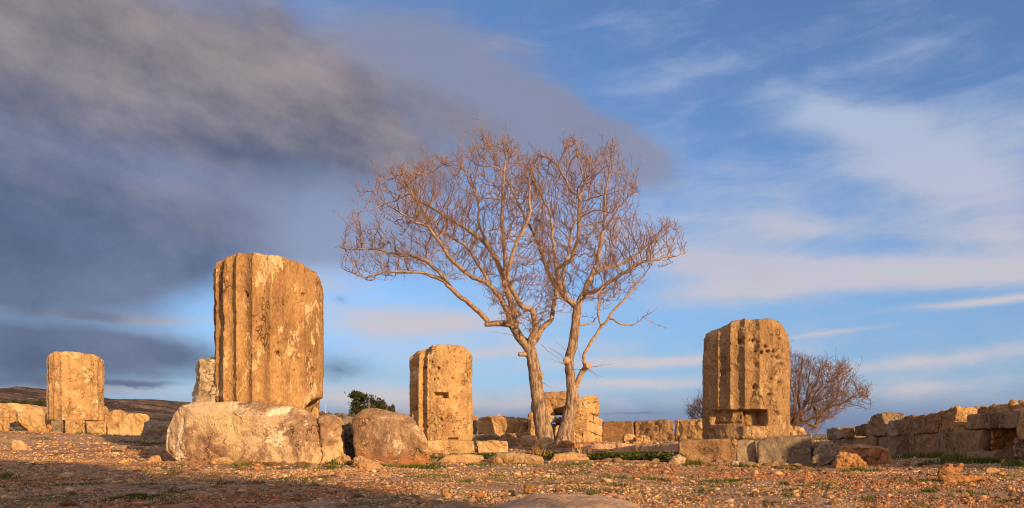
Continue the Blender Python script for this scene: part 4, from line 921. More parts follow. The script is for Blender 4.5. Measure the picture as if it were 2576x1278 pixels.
limbsL = [
 [(2052,1668,47,0),(2047,1650,39,0),(2036,1600,32,0),(2029,1560,29,0),(2024,1522,26.5,0),(2015,1465,25,0),(2007,1410,24,0),(2000,1363,22,0),(1990,1318,21,0),(1980,1292,19,0)],
 [(1990,1318,14,.0),(1972,1290,15,0),(1953,1272,15,0),(1935,1241,14,-.05),(1918,1218,13,-.05),(1885,1212,12,-.1),(1850,1213,11,-.15),(1818,1214,9.5,-.2)],
 [(1836,1212,10,-.15),(1822,1198,9.5,-.2),(1794,1170,9.5,-.25),(1756,1140,9,-.3),(1720,1110,8.5,-.3),(1696,1082,7.5,-.3),(1660,1052,7,-.35),(1622,1034,6.5,-.4),(1580,1024,6,-.4),(1532,1019,5,-.5),(1436,1022,3.6,-.5),(1369,1037,2.6,-.4),(1280,1007,1.4,-.3)],
 [(1696,1082,6,-.3),(1650,1020,5.5,-.1),(1577,970,5,.1),(1490,955,3.6,.2),(1399,937,2.6,.3),(1332,937,2,.3),(1272,926,1.3,.3)],
 [(1918,1218,10,0),(1905,1170,9.5,-.2),(1870,1100,8.5,-.4),(1820,1055,7,-.6),(1770,1037,6.5,-.7),(1700,990,5.5,-.9),(1651,911,4.5,-1.0),(1607,851,3.6,-1.0),(1547,829,2.8,-1.0),(1495,799,2,-1.0),(1400,720,1.2,-.9)],
 [(1935,1241,10,.1),(1925,1170,9.5,.2),(1895,1050,8.5,.4),(1865,980,7.5,.5),(1830,926,6.5,.6),(1756,866,5.4,.6),(1689,822,4.6,.6),(1622,785,3.6,.6),(1547,732,2.5,.5),(1503,643,1.3,.4)],
 [(1895,1050,8,.4),(1892,970,7,.2),(1889,896,6,0),(1882,800,5,-.1),(1884,732,4.2,-.2),(1890,628,2.8,-.2),(1900,560,1.8,-.1),(1908,510,1.2,0)],
 [(1980,1292,13,0),(1995,1262,12,-.15),(2008,1231,11.5,-.25),(2004,1190,11,-.3),(1995,1162,10.5,-.35),(1960,1150,10,-.45),(1925,1100,8.6,-.6),(1905,1030,7.5,-.8),(1920,970,6.4,-.9),(1945,900,5.4,-1.0),(1985,807,4.2,-1.1),(1986,720,3,-1.1),(1997,599,1.4,-1.0)],
 [(1985,1310,13,.1),(2012,1270,12.5,.2),(2031,1238,11,.3),(2070,1195,9,.4),(2080,1130,8,.5),(2083,1082,7.4,.6),(2050,1010,6.4,.8),(2020,920,5.2,.9),(1960,800,4,1.0),(1915,700,2.6,1.0),(1850,600,1.6,.9),(1813,500,1.1,.8)],
 [(1830,926,5,.6),(1800,850,4.2,.9),(1790,760,3.4,1.1),(1760,680,2.5,1.2),(1720,600,1.5,1.2)],
 [(1870,1100,5,-.4),(1800,1000,4.4,-.2),(1740,920,3.6,.0),(1650,860,2.6,.2),(1560,760,1.6,.3)],
 [(1980,1330,10,0),(1962,1322,9,-.05),(1950,1327,8,-.1)],
 [(2010,1400,10,0),(2026,1405,9,-.06),(2032,1418,6,-.08)],
]
polyL = [(1290,930),(1295,880),(1310,840),(1320,740),(1345,690),(1400,690),(1440,650),(1503,625),(1560,640),(1620,590),(1680,600),(1740,555),(1785,570),(1798,500),(1830,510),(1850,555),(1903,512),(1940,570),(1960,600),(2000,590),(2040,700),(2060,900),(2090,1090),(2060,1200),(2000,1260),(1930,1250),(1850,1180),(1780,1070),(1700,1060),(1600,1040),(1500,1050),(1400,1060),(1340,1040),(1290,1010)]
limbsR = [
 [(2112,1675,44,-.15),(2116,1645,34,-.15),(2124,1600,27,-.12),(2134,1560,24,-.1),(2144,1510,22.5,-.1),(2146,1476,22,-.1),(2142,1440,18,-.1),(2139,1405,16.5,-.1),(2134,1353,15.5,-.1),(2140,1320,14,-.1),(2146,1297,13.5,-.1),(2154,1255,13,-.1),(2160,1200,12.5,-.1),(2164,1156,12,-.1)],
 [(2164,1156,9,-.1),(2146,1138,9,-.15),(2127,1119,8.5,-.2),(2100,1080,7.4,-.3),(2088,1015,6.6,-.3),(2075,900,5,-.4),(2066,810,4,-.5),(2030,730,2.6,-.6),(1990,640,1.3,-.6)],
 [(2088,1015,6,-.3),(2140,975,6,-.5),(2162,900,5.6,-.6),(2170,820,5,-.7),(2172,750,4.4,-.7),(2137,703,3.4,-.7),(2090,613,2,-.6),(2030,580,1.2,-.6)],
 [(2172,750,3.5,-.7),(2195,690,2.6,-.6),(2170,600,1.8,-.5),(2161,530,1.1,-.5)],
 [(2164,1156,10,-.1),(2185,1110,9.5,.0),(2209,1060,9,.1),(2231,1022,8,.2),(2291,1000,6.5,.3),(2340,985,5.4,.4),(2387,955,4.4,.5),(2440,910,3,.5),(2480,870,2,.5),(2525,840,1.1,.4)],
 [(2225,1028,6.5,.2),(2242,980,6,.5),(2250,933,5.6,.7),(2256,866,5,.8),(2268,732,3.4,.8),(2283,640,2.2,.7),(2298,550,1.2,.6)],
 [(2185,1110,7.5,0),(2225,1095,7,-.3),(2306,1045,5.8,-.6),(2360,1010,4.8,-.8),(2420,980,3.6,-.9),(2514,963,2,-.9),(2558,950,1.1,-.8)],
 [(2127,1119,5,-.2),(2110,1040,5,.4),(2130,960,4.4,.8),(2145,860,3.6,1.1),(2200,760,2.6,1.2),(2230,650,1.4,1.1)],
 [(2256,866,4,.8),(2310,800,3.2,.5),(2350,740,2.2,.3),(2390,720,1.2,.2)],
 [(2148,1490,12,-.1),(2160,1452,11.5,-.1),(2174,1415,10.5,-.1),(2192,1382,10.5,-.12),(2204,1372,10,-.25)],
 [(2192,1382,6.5,-.12),(2189,1355,6.2,-.1),(2188,1330,6,-.1),(2212,1292,5.8,-.1),(2254,1231,5.4,-.1),(2282,1194,5,-.1),(2320,1140,4,-.1),(2357,1100,3.4,0),(2400,1050,2.4,.1),(2440,1000,1.4,.1)],
 [(2282,1194,4,-.1),(2300,1203,3.6,-.2),(2348,1217,3,-.3),(2390,1208,2.4,-.3),(2418,1189,2,-.3),(2460,1161,1.1,-.3)],
 [(2418,1189,1.6,-.3),(2440,1206,1.4,-.3),(2493,1231,1,-.3)],
 [(2254,1231,3,-.1),(2245,1180,2.8,.1),(2250,1120,2.2,.2),(2290,1040,1.4,.3)],
 [(2158,1225,4,-.1),(2210,1215,3,.1),(2240,1190,1.8,.2)],
 [(2134,1358,12,-.1),(2124,1350,11,-.32)],
]
polyR = [(1940,660),(1980,610),(2040,570),(2100,600),(2140,520),(2175,530),(2220,620),(2270,560),(2300,530),(2330,590),(2370,660),(2400,740),(2380,830),(2440,865),(2500,830),(2540,840),(2560,890),(2560,960),(2500,1000),(2440,1030),(2400,1080),(2340,1130),(2290,1150),(2250,1180),(2180,1160),(2120,1200),(2070,1180),(2040,1050),(2000,880)]
build_tree('bare_tree', 'bare tree with the thicker left trunk and crown reaching far to the left', 'tree', limbsL, polyL, T, 1.9, 2500, 5, step=.09, kill=.25, infl=.95, pw=2.3, tip=.0050, ray=.30, spur=.62, lead=.05, mats=(BARK, BRANCH, TWIG))
build_tree('bare_tree', 'bare tree with the slimmer right trunk forked low near sawn stubs', 'tree', limbsR, polyR, T, 1.8, 1950, 9, step=.09, kill=.25, infl=.95, pw=2.3, tip=.0050, ray=.30, spur=.62, lead=.05, mats=(BARK, BRANCH, TWIG))

# ------------------------------------------------------------------ thicket behind the right column
def fan(bx, by, stems, r0):
    L = []
    for k, (x, y, d) in enumerate(stems):
        mx, my = (bx + x) / 2 + (8 if k % 2 else -6), (by + y) / 2
        b = (bx + (k - len(stems) / 2) * 11, by, r0, d * .2)
        if k == 0: L.append([(b[0], by + 14, r0, 0), (b[0], by, r0, 0), (mx, my, r0 * .62, d * .6), (x, y, r0 * .22, d)])
        else: L.append([(b[0] if k < 9 else bx, by, r0 * .7, d * .2), (mx, my, r0 * .5, d * .6), (x, y, r0 * .2, d)])
    return L
stems = [(2985, 1440, 0), (3040, 1400, .4), (3080, 1380, -.3), (2960, 1400, -.5), (3110, 1430, .5), (3150, 1480, -.2), (3010, 1340, .2)]
polyB = [(2925, 1335), (2960, 1322), (2990, 1345), (3030, 1352), (3060, 1365), (3090, 1345), (3110, 1385), (3170, 1360), (3200, 1400), (3230, 1460), (3262, 1440), (3255, 1490), (3225, 1520), (3180, 1530), (3130, 1560), (3090, 1600), (3060, 1630), (2990, 1630), (2940, 1600), (2920, 1500)]
limbsB = fan(2985, 1628, stems, 9) + [[(3052, 1640, 10, .1), (3058, 1600, 9, .1), (3072, 1565, 8, .1), (3110, 1530, 6.5, 0), (3160, 1510, 4.5, -.1), (3220, 1480, 2.6, -.1), (3262, 1500, 1.5, -.1), (3258, 1535, .8, -.1)],
                                       [(3066, 1575, 6, .1), (3063, 1540, 5, .2), (3050, 1500, 4, .4), (3080, 1440, 2.4, .5)]]
build_tree('bare_bush', 'dense reddish leafless bush with several stems right behind the right column', 'bush', limbsB, polyB, 21.0, .9, 2200, 21, step=.08, infl=.6, kill=.15, ray=.32, lead=.05, tip=.0042, pw=2.7, spur=.75, spl=.13, mats=(BUSHM, BUSHM, TWIGB), trunk_r=.06, grav=.12)
polyC = [(2580, 1560), (2585, 1530), (2600, 1510), (2640, 1490), (2680, 1500), (2680, 1600), (2600, 1600)]
limbsC = [[(2650, 1640, 6, 0), (2645, 1590, 5, 0), (2620, 1540, 2, 0)], [(2650, 1590, 4, 0), (2655, 1530, 2, .3)], [(2645, 1600, 3, 0), (2610, 1570, 1.5, -.2)]]
build_tree('bare_bush', 'small leafless bush peeping above the upright slabs left of the right column', 'bush', limbsC, polyC, 24.0, .6, 500, 23, step=.08, infl=.6, kill=.16, ray=.32, lead=.05, tip=.0045, spur=.9, spl=.14, mats=(BUSHM, BUSHM, TWIGB), trunk_r=.05, grav=.12)

# whippy shoots that spring from the sawn stubs belong to the right and left tree
def shoots(root, lst, Yc):
    off = np.array(root.location)
    for pts in lst:
        V = []; Fc = []
        w = [np.array([(x / 1.4907 - CX) / F * (Yc + d), Yc + d, EYE + (HOR - y / 1.4907) / F * (Yc + d)]) - off for (x, y, d) in pts]
        n = 7; P = []
        for q in range(n + 1):
            u = q / n * (len(w) - 1); i = min(int(u), len(w) - 2); P.append(w[i] + (w[i + 1] - w[i]) * (u - i) + np.array([0, 0, -.01 * math.sin(math.pi * q / n)]))
        b0 = len(V)
        for q, p in enumerate(P):
            r = .0075 * (1 - .75 * q / n)
            for m_ in range(3): V.append(p + r * np.array([0, math.cos(2.1 * m_), math.sin(2.1 * m_)]) + r * .6 * np.array([math.sin(2.1 * m_), 0, 0]))
        for q in range(n):
            for m_ in range(3): a0 = b0 + q * 3 + m_; a1 = b0 + q * 3 + (m_ + 1) % 3; Fc.append((a0, a1, a1 + 3, a0 + 3))
        link('shoot', mesh('shoot', V, Fc, TWIG), (0, 0, 0), root)
trees = [o for o in C.objects if o.name.startswith('bare_tree')]
shoots(trees[1], [[(2132,1362,-.2),(2100,1330,-.4),(2060,1305,-.5)],[(2130,1370,-.2),(2090,1355,-.3),(2068,1346,-.4)],[(2130,1365,-.2),(2110,1330,-.3),(2055,1300,-.1)],[(2135,1345,-.2),(2150,1330,-.3),(2170,1305,-.4)],
    [(2140,1330,-.2),(2110,1300,-.4),(2080,1280,-.5)],[(2140,1350,-.1),(2165,1310,.2),(2168,1258,.2)],[(2204,1378,-.2),(2240,1372,-.3),(2308,1362,-.5)],[(2204,1378,-.2),(2250,1370,-.4),(2278,1342,-.6)],
    [(2200,1385,-.2),(2230,1400,-.3),(2245,1420,-.4)],[(2204,1380,-.1),(2235,1402,0),(2262,1415,.1)],[(2188,1375,-.1),(2178,1340,0),(2160,1290,.2)],[(2190,1370,-.1),(2180,1330,-.3),(2192,1305,-.4)],[(2194,1385,-.1),(2150,1384,0),(2130,1380,.3)],
    [(2190,1388,-.1),(2130,1380,-.3),(2070,1325,-.5)]], T)
shoots(trees[0], [[(2034,1434,-.1),(2050,1442,-.2),(2072,1454,-.3)],[(1940,1262,0),(1900,1250,-.2),(1830,1242,-.4)],[(1936,1268,0),(1920,1290,-.1),(1896,1334,-.2)],[(2030,1290,0),(2060,1320,-.2),(2110,1352,-.3)]], T)
# sawn ends
def cut_disc(root, x, y, d, r, nrm):
    me_v = []; k = 14; c = np.array([(x / 1.4907 - CX) / F * (T + d), T + d, EYE + (HOR - y / 1.4907) / F * (T + d)]) - np.array(root.location)
    nv = Vector(nrm).normalized(); e1 = nv.cross(Vector((0, 0, 1))).normalized(); e2 = nv.cross(e1)
    V = [tuple(c + np.array(nv) * .03)]
    for j, (rr, h) in enumerate(((.9, .03), (1.0, .015), (1.02, -.06))):
        for i in range(k):
            a_ = 2 * math.pi * i / k; V.append(tuple(c + np.array(e1) * r * rr * math.cos(a_) + np.array(e2) * r * rr * math.sin(a_) + np.array(nv) * h))
    Fc = [(0, 1 + i, 1 + (i + 1) % k) for i in range(k)]
    for j in range(2):
        for i in range(k): a0 = 1 + j * k + i; a1 = 1 + j * k + (i + 1) % k; Fc.append((a0, a0 + k, a1 + k, a1))
    link('sawn_stub', mesh('sawn_stub', V, Fc, SAWN), (0, 0, 0), root)
SAWN = simple_mat('sawn_wood', (0.42, 0.30, 0.22), var=.3, scale=30)
cut_disc(trees[1], 2124, 1351, -.33, .085, (-.25, -1, .05))
cut_disc(trees[1], 2205, 1371, -.27, .075, (.55, -.9, .25))

# ------------------------------------------------------------------ evergreen tree, cypress, far row of trees, posts
LEAFM = simple_mat('dark_evergreen_foliage', (0.052, 0.060, 0.026), var=.45, scale=5, attr=True)
def tufts(polys, Yc, dep, n, size, seed, dirb=(0.5, 0, 0.5), thr=-.05, ns=.5, base=(0, 0, 0)):
    rs = np.random.default_rng(seed); P = []
    for (poly, w) in polys:
        xs_ = [p[0] for p in poly]; ys_ = [p[1] for p in poly]; got = 0; need = int(n * w)
        while got < need:
            ax = rs.uniform(min(xs_), max(xs_), 3000); ay = rs.uniform(min(ys_), max(ys_), 3000); ok = inpoly(ax, ay, poly)
            ax, ay = ax[ok], ay[ok]; d = rs.normal(0, .5, len(ax)).clip(-1, 1) * dep
            q = np.stack([(ax - CX) / F * Yc, Yc + d, EYE + (HOR - ay) / F * Yc], 1)
            q = q[fbm(q, ns, 3, seed) > thr][:need - got]; P.append(q); got += len(q)
    P = np.concatenate(P); m = len(P)
    V = np.zeros((m, 6, 3)); 
    for k in range(2):
        dr = rs.normal(0, .75, (m, 3)) + np.array(dirb); dr /= np.linalg.norm(dr, axis=1)[:, None]
        sd_ = rs.normal(0, 1, (m, 3)); sd_ -= dr * (sd_ * dr).sum(1)[:, None]; sd_ /= np.linalg.norm(sd_, axis=1)[:, None]
        L = size * rs.uniform(.6, 1.5, (m, 1))
        V[:, 3 * k] = P + sd_ * L * .22; V[:, 3 * k + 1] = P - sd_ * L * .22; V[:, 3 * k + 2] = P + dr * L
    V = V.reshape(-1, 3) - np.array(base); Fc = np.arange(len(V)).reshape(-1, 3)
    tint = np.repeat(rs.uniform(.55, 1.4, (m, 1)) * np.array([1, 1, 1]) * (1 + .4 * fbm(P, ns * 1.3, 2, seed + 4)[:, None]), 6, 0)
    return V, Fc, tint
def tinted(name, V, Fc, tint, mat, loc, parent=None, smooth=False):
    me = mesh(name, V, Fc, mat, smooth)
    ca = me.color_attributes.new('tint', 'FLOAT_COLOR', 'POINT')
    col = np.ones((len(V), 4), np.float32); col[:, :3] = tint; ca.data.foreach_set('color', col.ravel())
    return link(name, me, loc, parent)
def poly_tube(pts, rs_, k=6):
    V = []; Fc = []
    for q, p in enumerate(pts):
        for m_ in range(k):
            a_ = 2 * math.pi * m_ / k; V.append((p[0] + rs_[q] * math.cos(a_), p[1] + rs_[q] * math.sin(a_), p[2]))
    for q in range(len(pts) - 1):
        for m_ in range(k): a0 = q * k + m_; a1 = q * k + (m_ + 1) % k; Fc.append((a0, a1, a1 + k, a0 + k))
    Fc.append(tuple(range(k))[::-1]); Fc.append(tuple((len(pts) - 1) * k + m_ for m_ in range(k)))
    return V, Fc
Ye = 42.0
bp_ = at(932, 1062, Ye); bz = gz(bp_.x, bp_.y); eb = Vector((bp_.x, bp_.y, bz - .1))
ev = thing('evergreen_tree', 'wind-bent dark evergreen tree on the skyline above the boulder', 'tree', eb)
lob = [([(872,990),(880,988),(900,987),(912,994),(908,1004),(890,1003),(874,996)], .17), ([(896,986),(905,986),(930,1000),(942,1015),(935,1040),(905,1040),(885,1020),(892,1004)], .30),
       ([(925,993),(936,994),(950,1000),(962,1008),(972,1024),(970,1040),(940,1046),(928,1020)], .26), ([(880,1012),(892,1018),(900,1040),(890,1046),(884,1030)], .05),
       ([(884,1038),(905,1040),(905,1060),(886,1058)], .07), ([(976,1026),(985,1022),(983,1036),(974,1040)], .03), ([(900,1035),(970,1035),(960,1056),(900,1056)], .12)]
V, Fc, tn = tufts(lob, Ye, .9, 4000, .12, 3, (.6, 0, .4), thr=.22, ns=.30, base=eb)
tinted('crown', V, Fc, tn, LEAFM, (0, 0, 0), ev)
tp_ = [(0, 0, 0), (.05, 0, .5), (-.1, 0, 1.0), (-.35, 0, 1.5), (-.7, .1, 1.85)]
V, Fc = poly_tube(tp_, [.13, .11, .09, .06, .03], 8); link('trunk', mesh('trunk', V, Fc, BUSHM), (0, 0, 0), ev)
def cypress(x, ytop, ybot, wd, Yc, label, seed, name='cypress_tree', group=None):
    b = at(x, ybot, Yc); zz = min(gz(b.x, b.y), b.z); b = Vector((b.x, b.y, zz - .1)); r = thing(name, label, 'tree', b, group)
    poly = [(x, ytop), (x + wd * .35, ytop + (ybot - ytop) * .3), (x + wd * .5, ybot - 2), (x - wd * .5, ybot - 2), (x - wd * .4, ytop + (ybot - ytop) * .4)]
    V, Fc, tn = tufts([(poly, 1)], Yc, wd / F * Yc * .35, 420, wd / F * Yc * .22, seed, (0, 0, .9), thr=-.6, base=b)
    tinted('crown', V, Fc, tn, LEAFM, (0, 0, 0), r)
    V, Fc = poly_tube([(0, 0, 0), (0, 0, (ybot - ytop) / F * Yc * .6 + .1)], [.02 * Yc / 10, .01 * Yc / 10], 6); link('trunk', mesh('trunk', V, Fc, BUSHM), (0, 0, 0), r)
cypress(988, 1016, 1046, 14, 55, 'small pointed cypress just right of the wind-bent evergreen', 7)
cypress(978, 1026, 1044, 9, 60, 'tiny bushy conifer between the wind-bent evergreen and the pointed cypress', 8)
g2 = 'dark conifers at the foot of the hills on the left'
for k, (x, yt, yb, w) in enumerate([(8, 1008, 1020, 16), (22, 1010, 1021, 12), (36, 1005, 1022, 15), (50, 1010, 1022, 14), (64, 1006, 1022, 15), (78, 1009, 1023, 13), (100, 1004, 1023, 17), (112, 1012, 1023, 10), (88, 1012, 1023, 12), (120, 1030, 1042, 14), (-4, 1009, 1020, 14)]):
    cypress(x, yt, yb, w, 150, 'dark conifer below the hills at far left, ' + ['second', 'third', 'fourth', 'fifth', 'sixth', 'seventh', 'tallest one', 'last small one', 'eighth', 'lowest one beside the column', 'first'][k] + ' in its row', 30 + k, 'conifer_tree', g2)
WOOD = simple_mat('weathered_post_wood', (0.42, 0.27, 0.20), scale=20)
METAL = simple_mat('dull_pole_metal', (0.30, 0.29, 0.30), scale=20, rough=.6)
def post(name, label, cat, x, yt, yb, w, Yc, mat, arms=()):
    b = at(x, yb, Yc); h = (yb - yt) / F * Yc; r = w / 2 / F * Yc; z0 = min(gz(b.x, b.y), b.z) - .2
    dz = b.z - z0
    V, Fc = poly_tube([(0, 0, 0), (.0, 0, dz), (r * .3, 0, dz + h)], [r, r, r * .85], 8)
    if arms:
        rt_ = thing(name, label, cat, (b.x, b.y, z0)); link('pole', mesh('pole', V, Fc, mat), (0, 0, 0), rt_)
        for (ax, ay, up) in arms:
            L = ax / F * Yc; zz = dz + h - ay / F * Yc
            V2 = [(0, -r * .5, zz), (0, r * .5, zz), (L, r * .5, zz + up), (L, -r * .5, zz + up), (0, -r * .5, zz + r), (0, r * .5, zz + r), (L, r * .5, zz + up + r), (L, -r * .5, zz + up + r)]
            link('arm', mesh('arm', V2, [(0, 1, 2, 3), (7, 6, 5, 4), (0, 4, 5, 1), (1, 5, 6, 2), (2, 6, 7, 3), (3, 7, 4, 0)], mat), (0, 0, 0), rt_)
        return
    o = link(name, mesh(name, V, Fc, mat), (b.x, b.y, z0)); tag(o, label, cat)
post('wooden_post', 'brown wooden post in front of the wind-bent evergreen', 'post', 928, 1005, 1045, 3.4, 24, WOOD)
post('street_lamp', 'dark lamp post with side arms seen under the broken corner of the tallest column', 'street lamp', 783, 1028, 1060, 1.6, 70, METAL, ((-5, 5, .1), (6, 5, .1), (-3.5, 0, .1), (4, 1, .1)))
post('utility_pole', 'thin pale pole with a short arm on the skyline behind the podium rock', 'pole', 818.5, 1018, 1060, 1.5, 60, simple_mat('pale_pole', (.5, .45, .45)), ((3.2, 2, -.2), ))
# small stone cross
cxp = at(1255, 1050, 40)
V = []; Fc = []
def bxm(x0, x1, z0, z1, y=.05):
    b = len(V); V.extend([(x0, -y, z0), (x1, -y, z0), (x1, y, z0), (x0, y, z0), (x0, -y, z1), (x1, -y, z1), (x1, y, z1), (x0, y, z1)])
    Fc.extend([tuple(b + i for i in f) for f in ((3, 2, 1, 0), (4, 5, 6, 7), (0, 1, 5, 4), (1, 2, 6, 5), (2, 3, 7, 6), (3, 0, 4, 7))])
bxm(-.035, .035, -1.0, .20); bxm(-.095, -.036, .075, .14, .04); bxm(.036, .095, .075, .14, .04); bxm(-.10, .10, -1.0, -.02, .1)
tag(link('stone_cross', mesh('stone_cross', V, Fc, GOLDL, False), cxp), 'tiny pale stone cross standing on the skyline above the low wall', 'cross')
# chain link fence far behind the bush
def fence():
    Yf = 30; x0, x1 = at(2040, 0, Yf).x, at(2120, 0, Yf).x; zb, zt = at(0, 1112, Yf).z, at(0, 1093, Yf).z
    root = thing('chain_link_fence', 'sagging chain link fence seen between the bush and the right wall', 'fence', (x0, Yf, zb))
    V = []; Fc = []; s = .055; w = .0035
    def seg(a, b):
        n = len(V); V.extend([(a[0], 0, a[1] - w), (b[0], 0, b[1] - w), (b[0], 0, b[1] + w), (a[0], 0, a[1] + w), (a[0] + w, .004, a[1]), (b[0] + w, .004, b[1])]); Fc.extend([(n, n + 1, n + 2, n + 3), (n, n + 1, n + 5, n + 4)])
    Wd, H = x1 - x0, zt - zb; k = -int(H / s) - 1
    while k * s < Wd:
        a = max(0, -k * s); b = min(H, Wd - k * s)
        if b > a: seg((k * s + a, a), (k * s + b, b)); seg((k * s + a, H - a), (k * s + b, H - b))
        k += 1
    link('wire_mesh', mesh('wire_mesh', V, Fc, METAL, False), (0, 0, 0), root)
    for xx in (0.0, Wd):
        V, Fc = poly_tube([(0, 0, -.3), (0, 0, H + .05)], [.02, .02], 6); link('post', mesh('post', V, Fc, METAL), (xx, 0, 0), root)
fence()
# scattered low scrub and far pale houses line beyond
SCR = simple_mat('grey_green_scrub', (0.09, 0.085, 0.045), var=.4, scale=3, attr=True)
def scrub():
    rs = np.random.default_rng(77); Ps = []
    for _ in range(900):
        Y = rs.uniform(26, 140); X = rs.uniform(-.75, .75) * Y
        h = rs.uniform(.15, .5) * (Y / 60) ** .4; n = 26
        q = rs.normal(0, 1, (n, 3)) * np.array([h * 1.3, h * 1.3, h * .4]); q[:, 2] = np.abs(q[:, 2]); q += np.array([X, Y, 0]); Ps.append(np.c_[q, np.full(n, h)])
    P = np.concatenate(Ps); P[:, 2] += ground_z(P[:, 0], P[:, 1]); m = len(P); V = np.zeros((m, 3, 3)); h = P[:, 3:4]
    dr = rs.normal(0, 1, (m, 3)) + np.array([0, 0, .8]); sd_ = rs.normal(0, 1, (m, 3))
    V[:, 0] = P[:, :3] + sd_ * h * .12; V[:, 1] = P[:, :3] - sd_ * h * .12; V[:, 2] = P[:, :3] + dr * h * .22
    V = V.reshape(-1, 3); o = tinted('scrub', V, np.arange(len(V)).reshape(-1, 3), np.repeat(rs.uniform(.5, 1.5, (m, 1)) * np.array([[1, 1, 1]]), 3, 0), SCR, (0, 0, 0)); o['kind'] = 'stuff'
    tag(o, 'low grey green scrub on the open land beyond the ruins', 'scrub')
scrub()

# ------------------------------------------------------------------ gravel, loose stones, green
t_ = (1 + 5 ** .5) / 2
ICO = np.array([(-1, t_, 0), (1, t_, 0), (-1, -t_, 0), (1, -t_, 0), (0, -1, t_), (0, 1, t_), (0, -1, -t_), (0, 1, -t_), (t_, 0, -1), (t_, 0, 1), (-t_, 0, -1), (-t_, 0, 1)]) / math.sqrt(1 + t_ * t_)
IF = np.array([(0, 11, 5), (0, 5, 1), (0, 1, 7), (0, 7, 10), (0, 10, 11), (1, 5, 9), (5, 11, 4), (11, 10, 2), (10, 7, 6), (7, 1, 8), (3, 9, 4), (3, 4, 2), (3, 2, 6), (3, 6, 8), (3, 8, 9), (4, 9, 5), (2, 4, 11), (6, 2, 10), (8, 6, 7), (9, 8, 1)])
PEB = simple_mat('pebbles', (0.56, 0.405, 0.255), var=.22, scale=40, attr=True, bump=.5, bdist=.004)
def pebbles(n, y0, y1, rmed, rsig, rmax, seed, wx=.80):
    rs = np.random.default_rng(seed)
    Y = np.sqrt(rs.uniform(y0 ** 2, y1 ** 2, n)); X = rs.uniform(-wx, wx, n) * Y
    dens = .62 + 1.3 * fbm2(X, Y, .8, 4, 91, .6); k = rs.uniform(0, 1, n) < np.clip(dens, .10, 1)
    X, Y = X[k], Y[k]; m = len(X)
    r = np.minimum(rmed * np.exp(rs.normal(0, rsig, m)), rmax)
    a_ = rs.uniform(0, 2 * math.pi, m); ca, sa = np.cos(a_)[:, None], np.sin(a_)[:, None]
    sc = np.stack([rs.uniform(.8, 1.45, m), rs.uniform(.65, 1.1, m), rs.uniform(.3, .75, m)], 1)
    V = ICO[None] * (1 + rs.normal(0, .2, (m, 12, 1))) * sc[:, None] * r[:, None, None]
    tl = rs.normal(0, .25, (m, 1)); z_ = V[:, :, 2] + V[:, :, 0] * tl
    x_ = V[:, :, 0] * ca - V[:, :, 1] * sa; y_ = V[:, :, 0] * sa + V[:, :, 1] * ca
    zg = np.concatenate([ground_z(X[i:i + 30000], Y[i:i + 30000]) for i in range(0, m, 30000)])
    V = np.stack([x_ + X[:, None], y_ + Y[:, None], z_ + zg[:, None] + (r * sc[:, 2] * rs.uniform(-.45, .35, m))[:, None] + .004], 2).reshape(-1, 3)
    Fc = (IF[None] + 12 * np.arange(m)[:, None, None]).reshape(-1, 3)
    pal = np.array([(1.05, 1.0, .95), (1.25, 1.22, 1.15), (.85, .72, .64), (.62, .50, .46), (.95, .62, .45), (.55, .55, .60), (1.1, .9, .7)])
    reg = fbm2(X, Y, 1.6, 3, 95)
    pi = rs.choice(7, m, p=[.27, .09, .22, .17, .09, .07, .09]); t3 = pal[pi] * rs.uniform(.6, 1.08, (m, 1))
    t3 = t3 * np.where((reg > .3)[:, None], np.array([.88, .72, .66]), 1.0)
    return V, Fc, np.repeat(t3, 12, 0)
parts = [pebbles(110000, 3.3, 8.0, .0050, .50, .022, 1), pebbles(60000, 8.0, 12.5, .0082, .50, .032, 2), pebbles(20000, 12.5, 21, .018, .45, .06, 3), pebbles(2400, 3.4, 12, .024, .35, .05, 4)]
V = np.concatenate([p[0] for p in parts]); off = 0; Fs = []
for p in parts: Fs.append(p[1] + off); off += len(p[0])
o = tinted('gravel', V, np.concatenate(Fs), np.concatenate([p[2] for p in parts]), PEB, (0, 0, 0)); tag(o, 'coarse tan and reddish gravel covering the open ground', 'gravel', kind='stuff')

def lump(r, seed):
    """one fist-sized stone: subdivided icosahedron, faceted by noise"""
    import bmesh
    bm = bmesh.new(); bmesh.ops.create_icosphere(bm, subdivisions=3, radius=1.0)
    Vv = np.array([v.co[:] for v in bm.verts])
    rs = np.random.default_rng(seed)
    for _ in range(7):
        nn = rs.normal(0, 1, 3); nn /= np.linalg.norm(nn); dd = Vv @ nn; c_ = rs.uniform(.55, .85)
        Vv = Vv - np.clip(dd - c_, 0, None)[:, None] * nn * .85
    Vv = Vv * (1 + .07 * fbm(Vv + seed, .5, 3, seed)[:, None]) * np.array([rs.uniform(.9, 1.4), rs.uniform(.7, 1.0), rs.uniform(.45, .75)]) * r
    for v, q in zip(bm.verts, Vv): v.co = q
    me = bpy.data.meshes.new('loose_stone'); bm.to_mesh(me); bm.free()
    me.polygons.foreach_set('use_smooth', np.ones(len(me.polygons), dtype=bool)); return me
MN = ['golden', 'pale tan', 'pinkish', 'orange', 'dark red', 'yellowish']
lms = []
for k in range(12):
    me = lump(1.0, 300 + k); me.materials.append([GOLD, GOLDL, PINK, ORNG, REDM, GOLDL][k % 6]); lms.append(me)
rs = np.random.default_rng(12); cnt = 0; used = set()
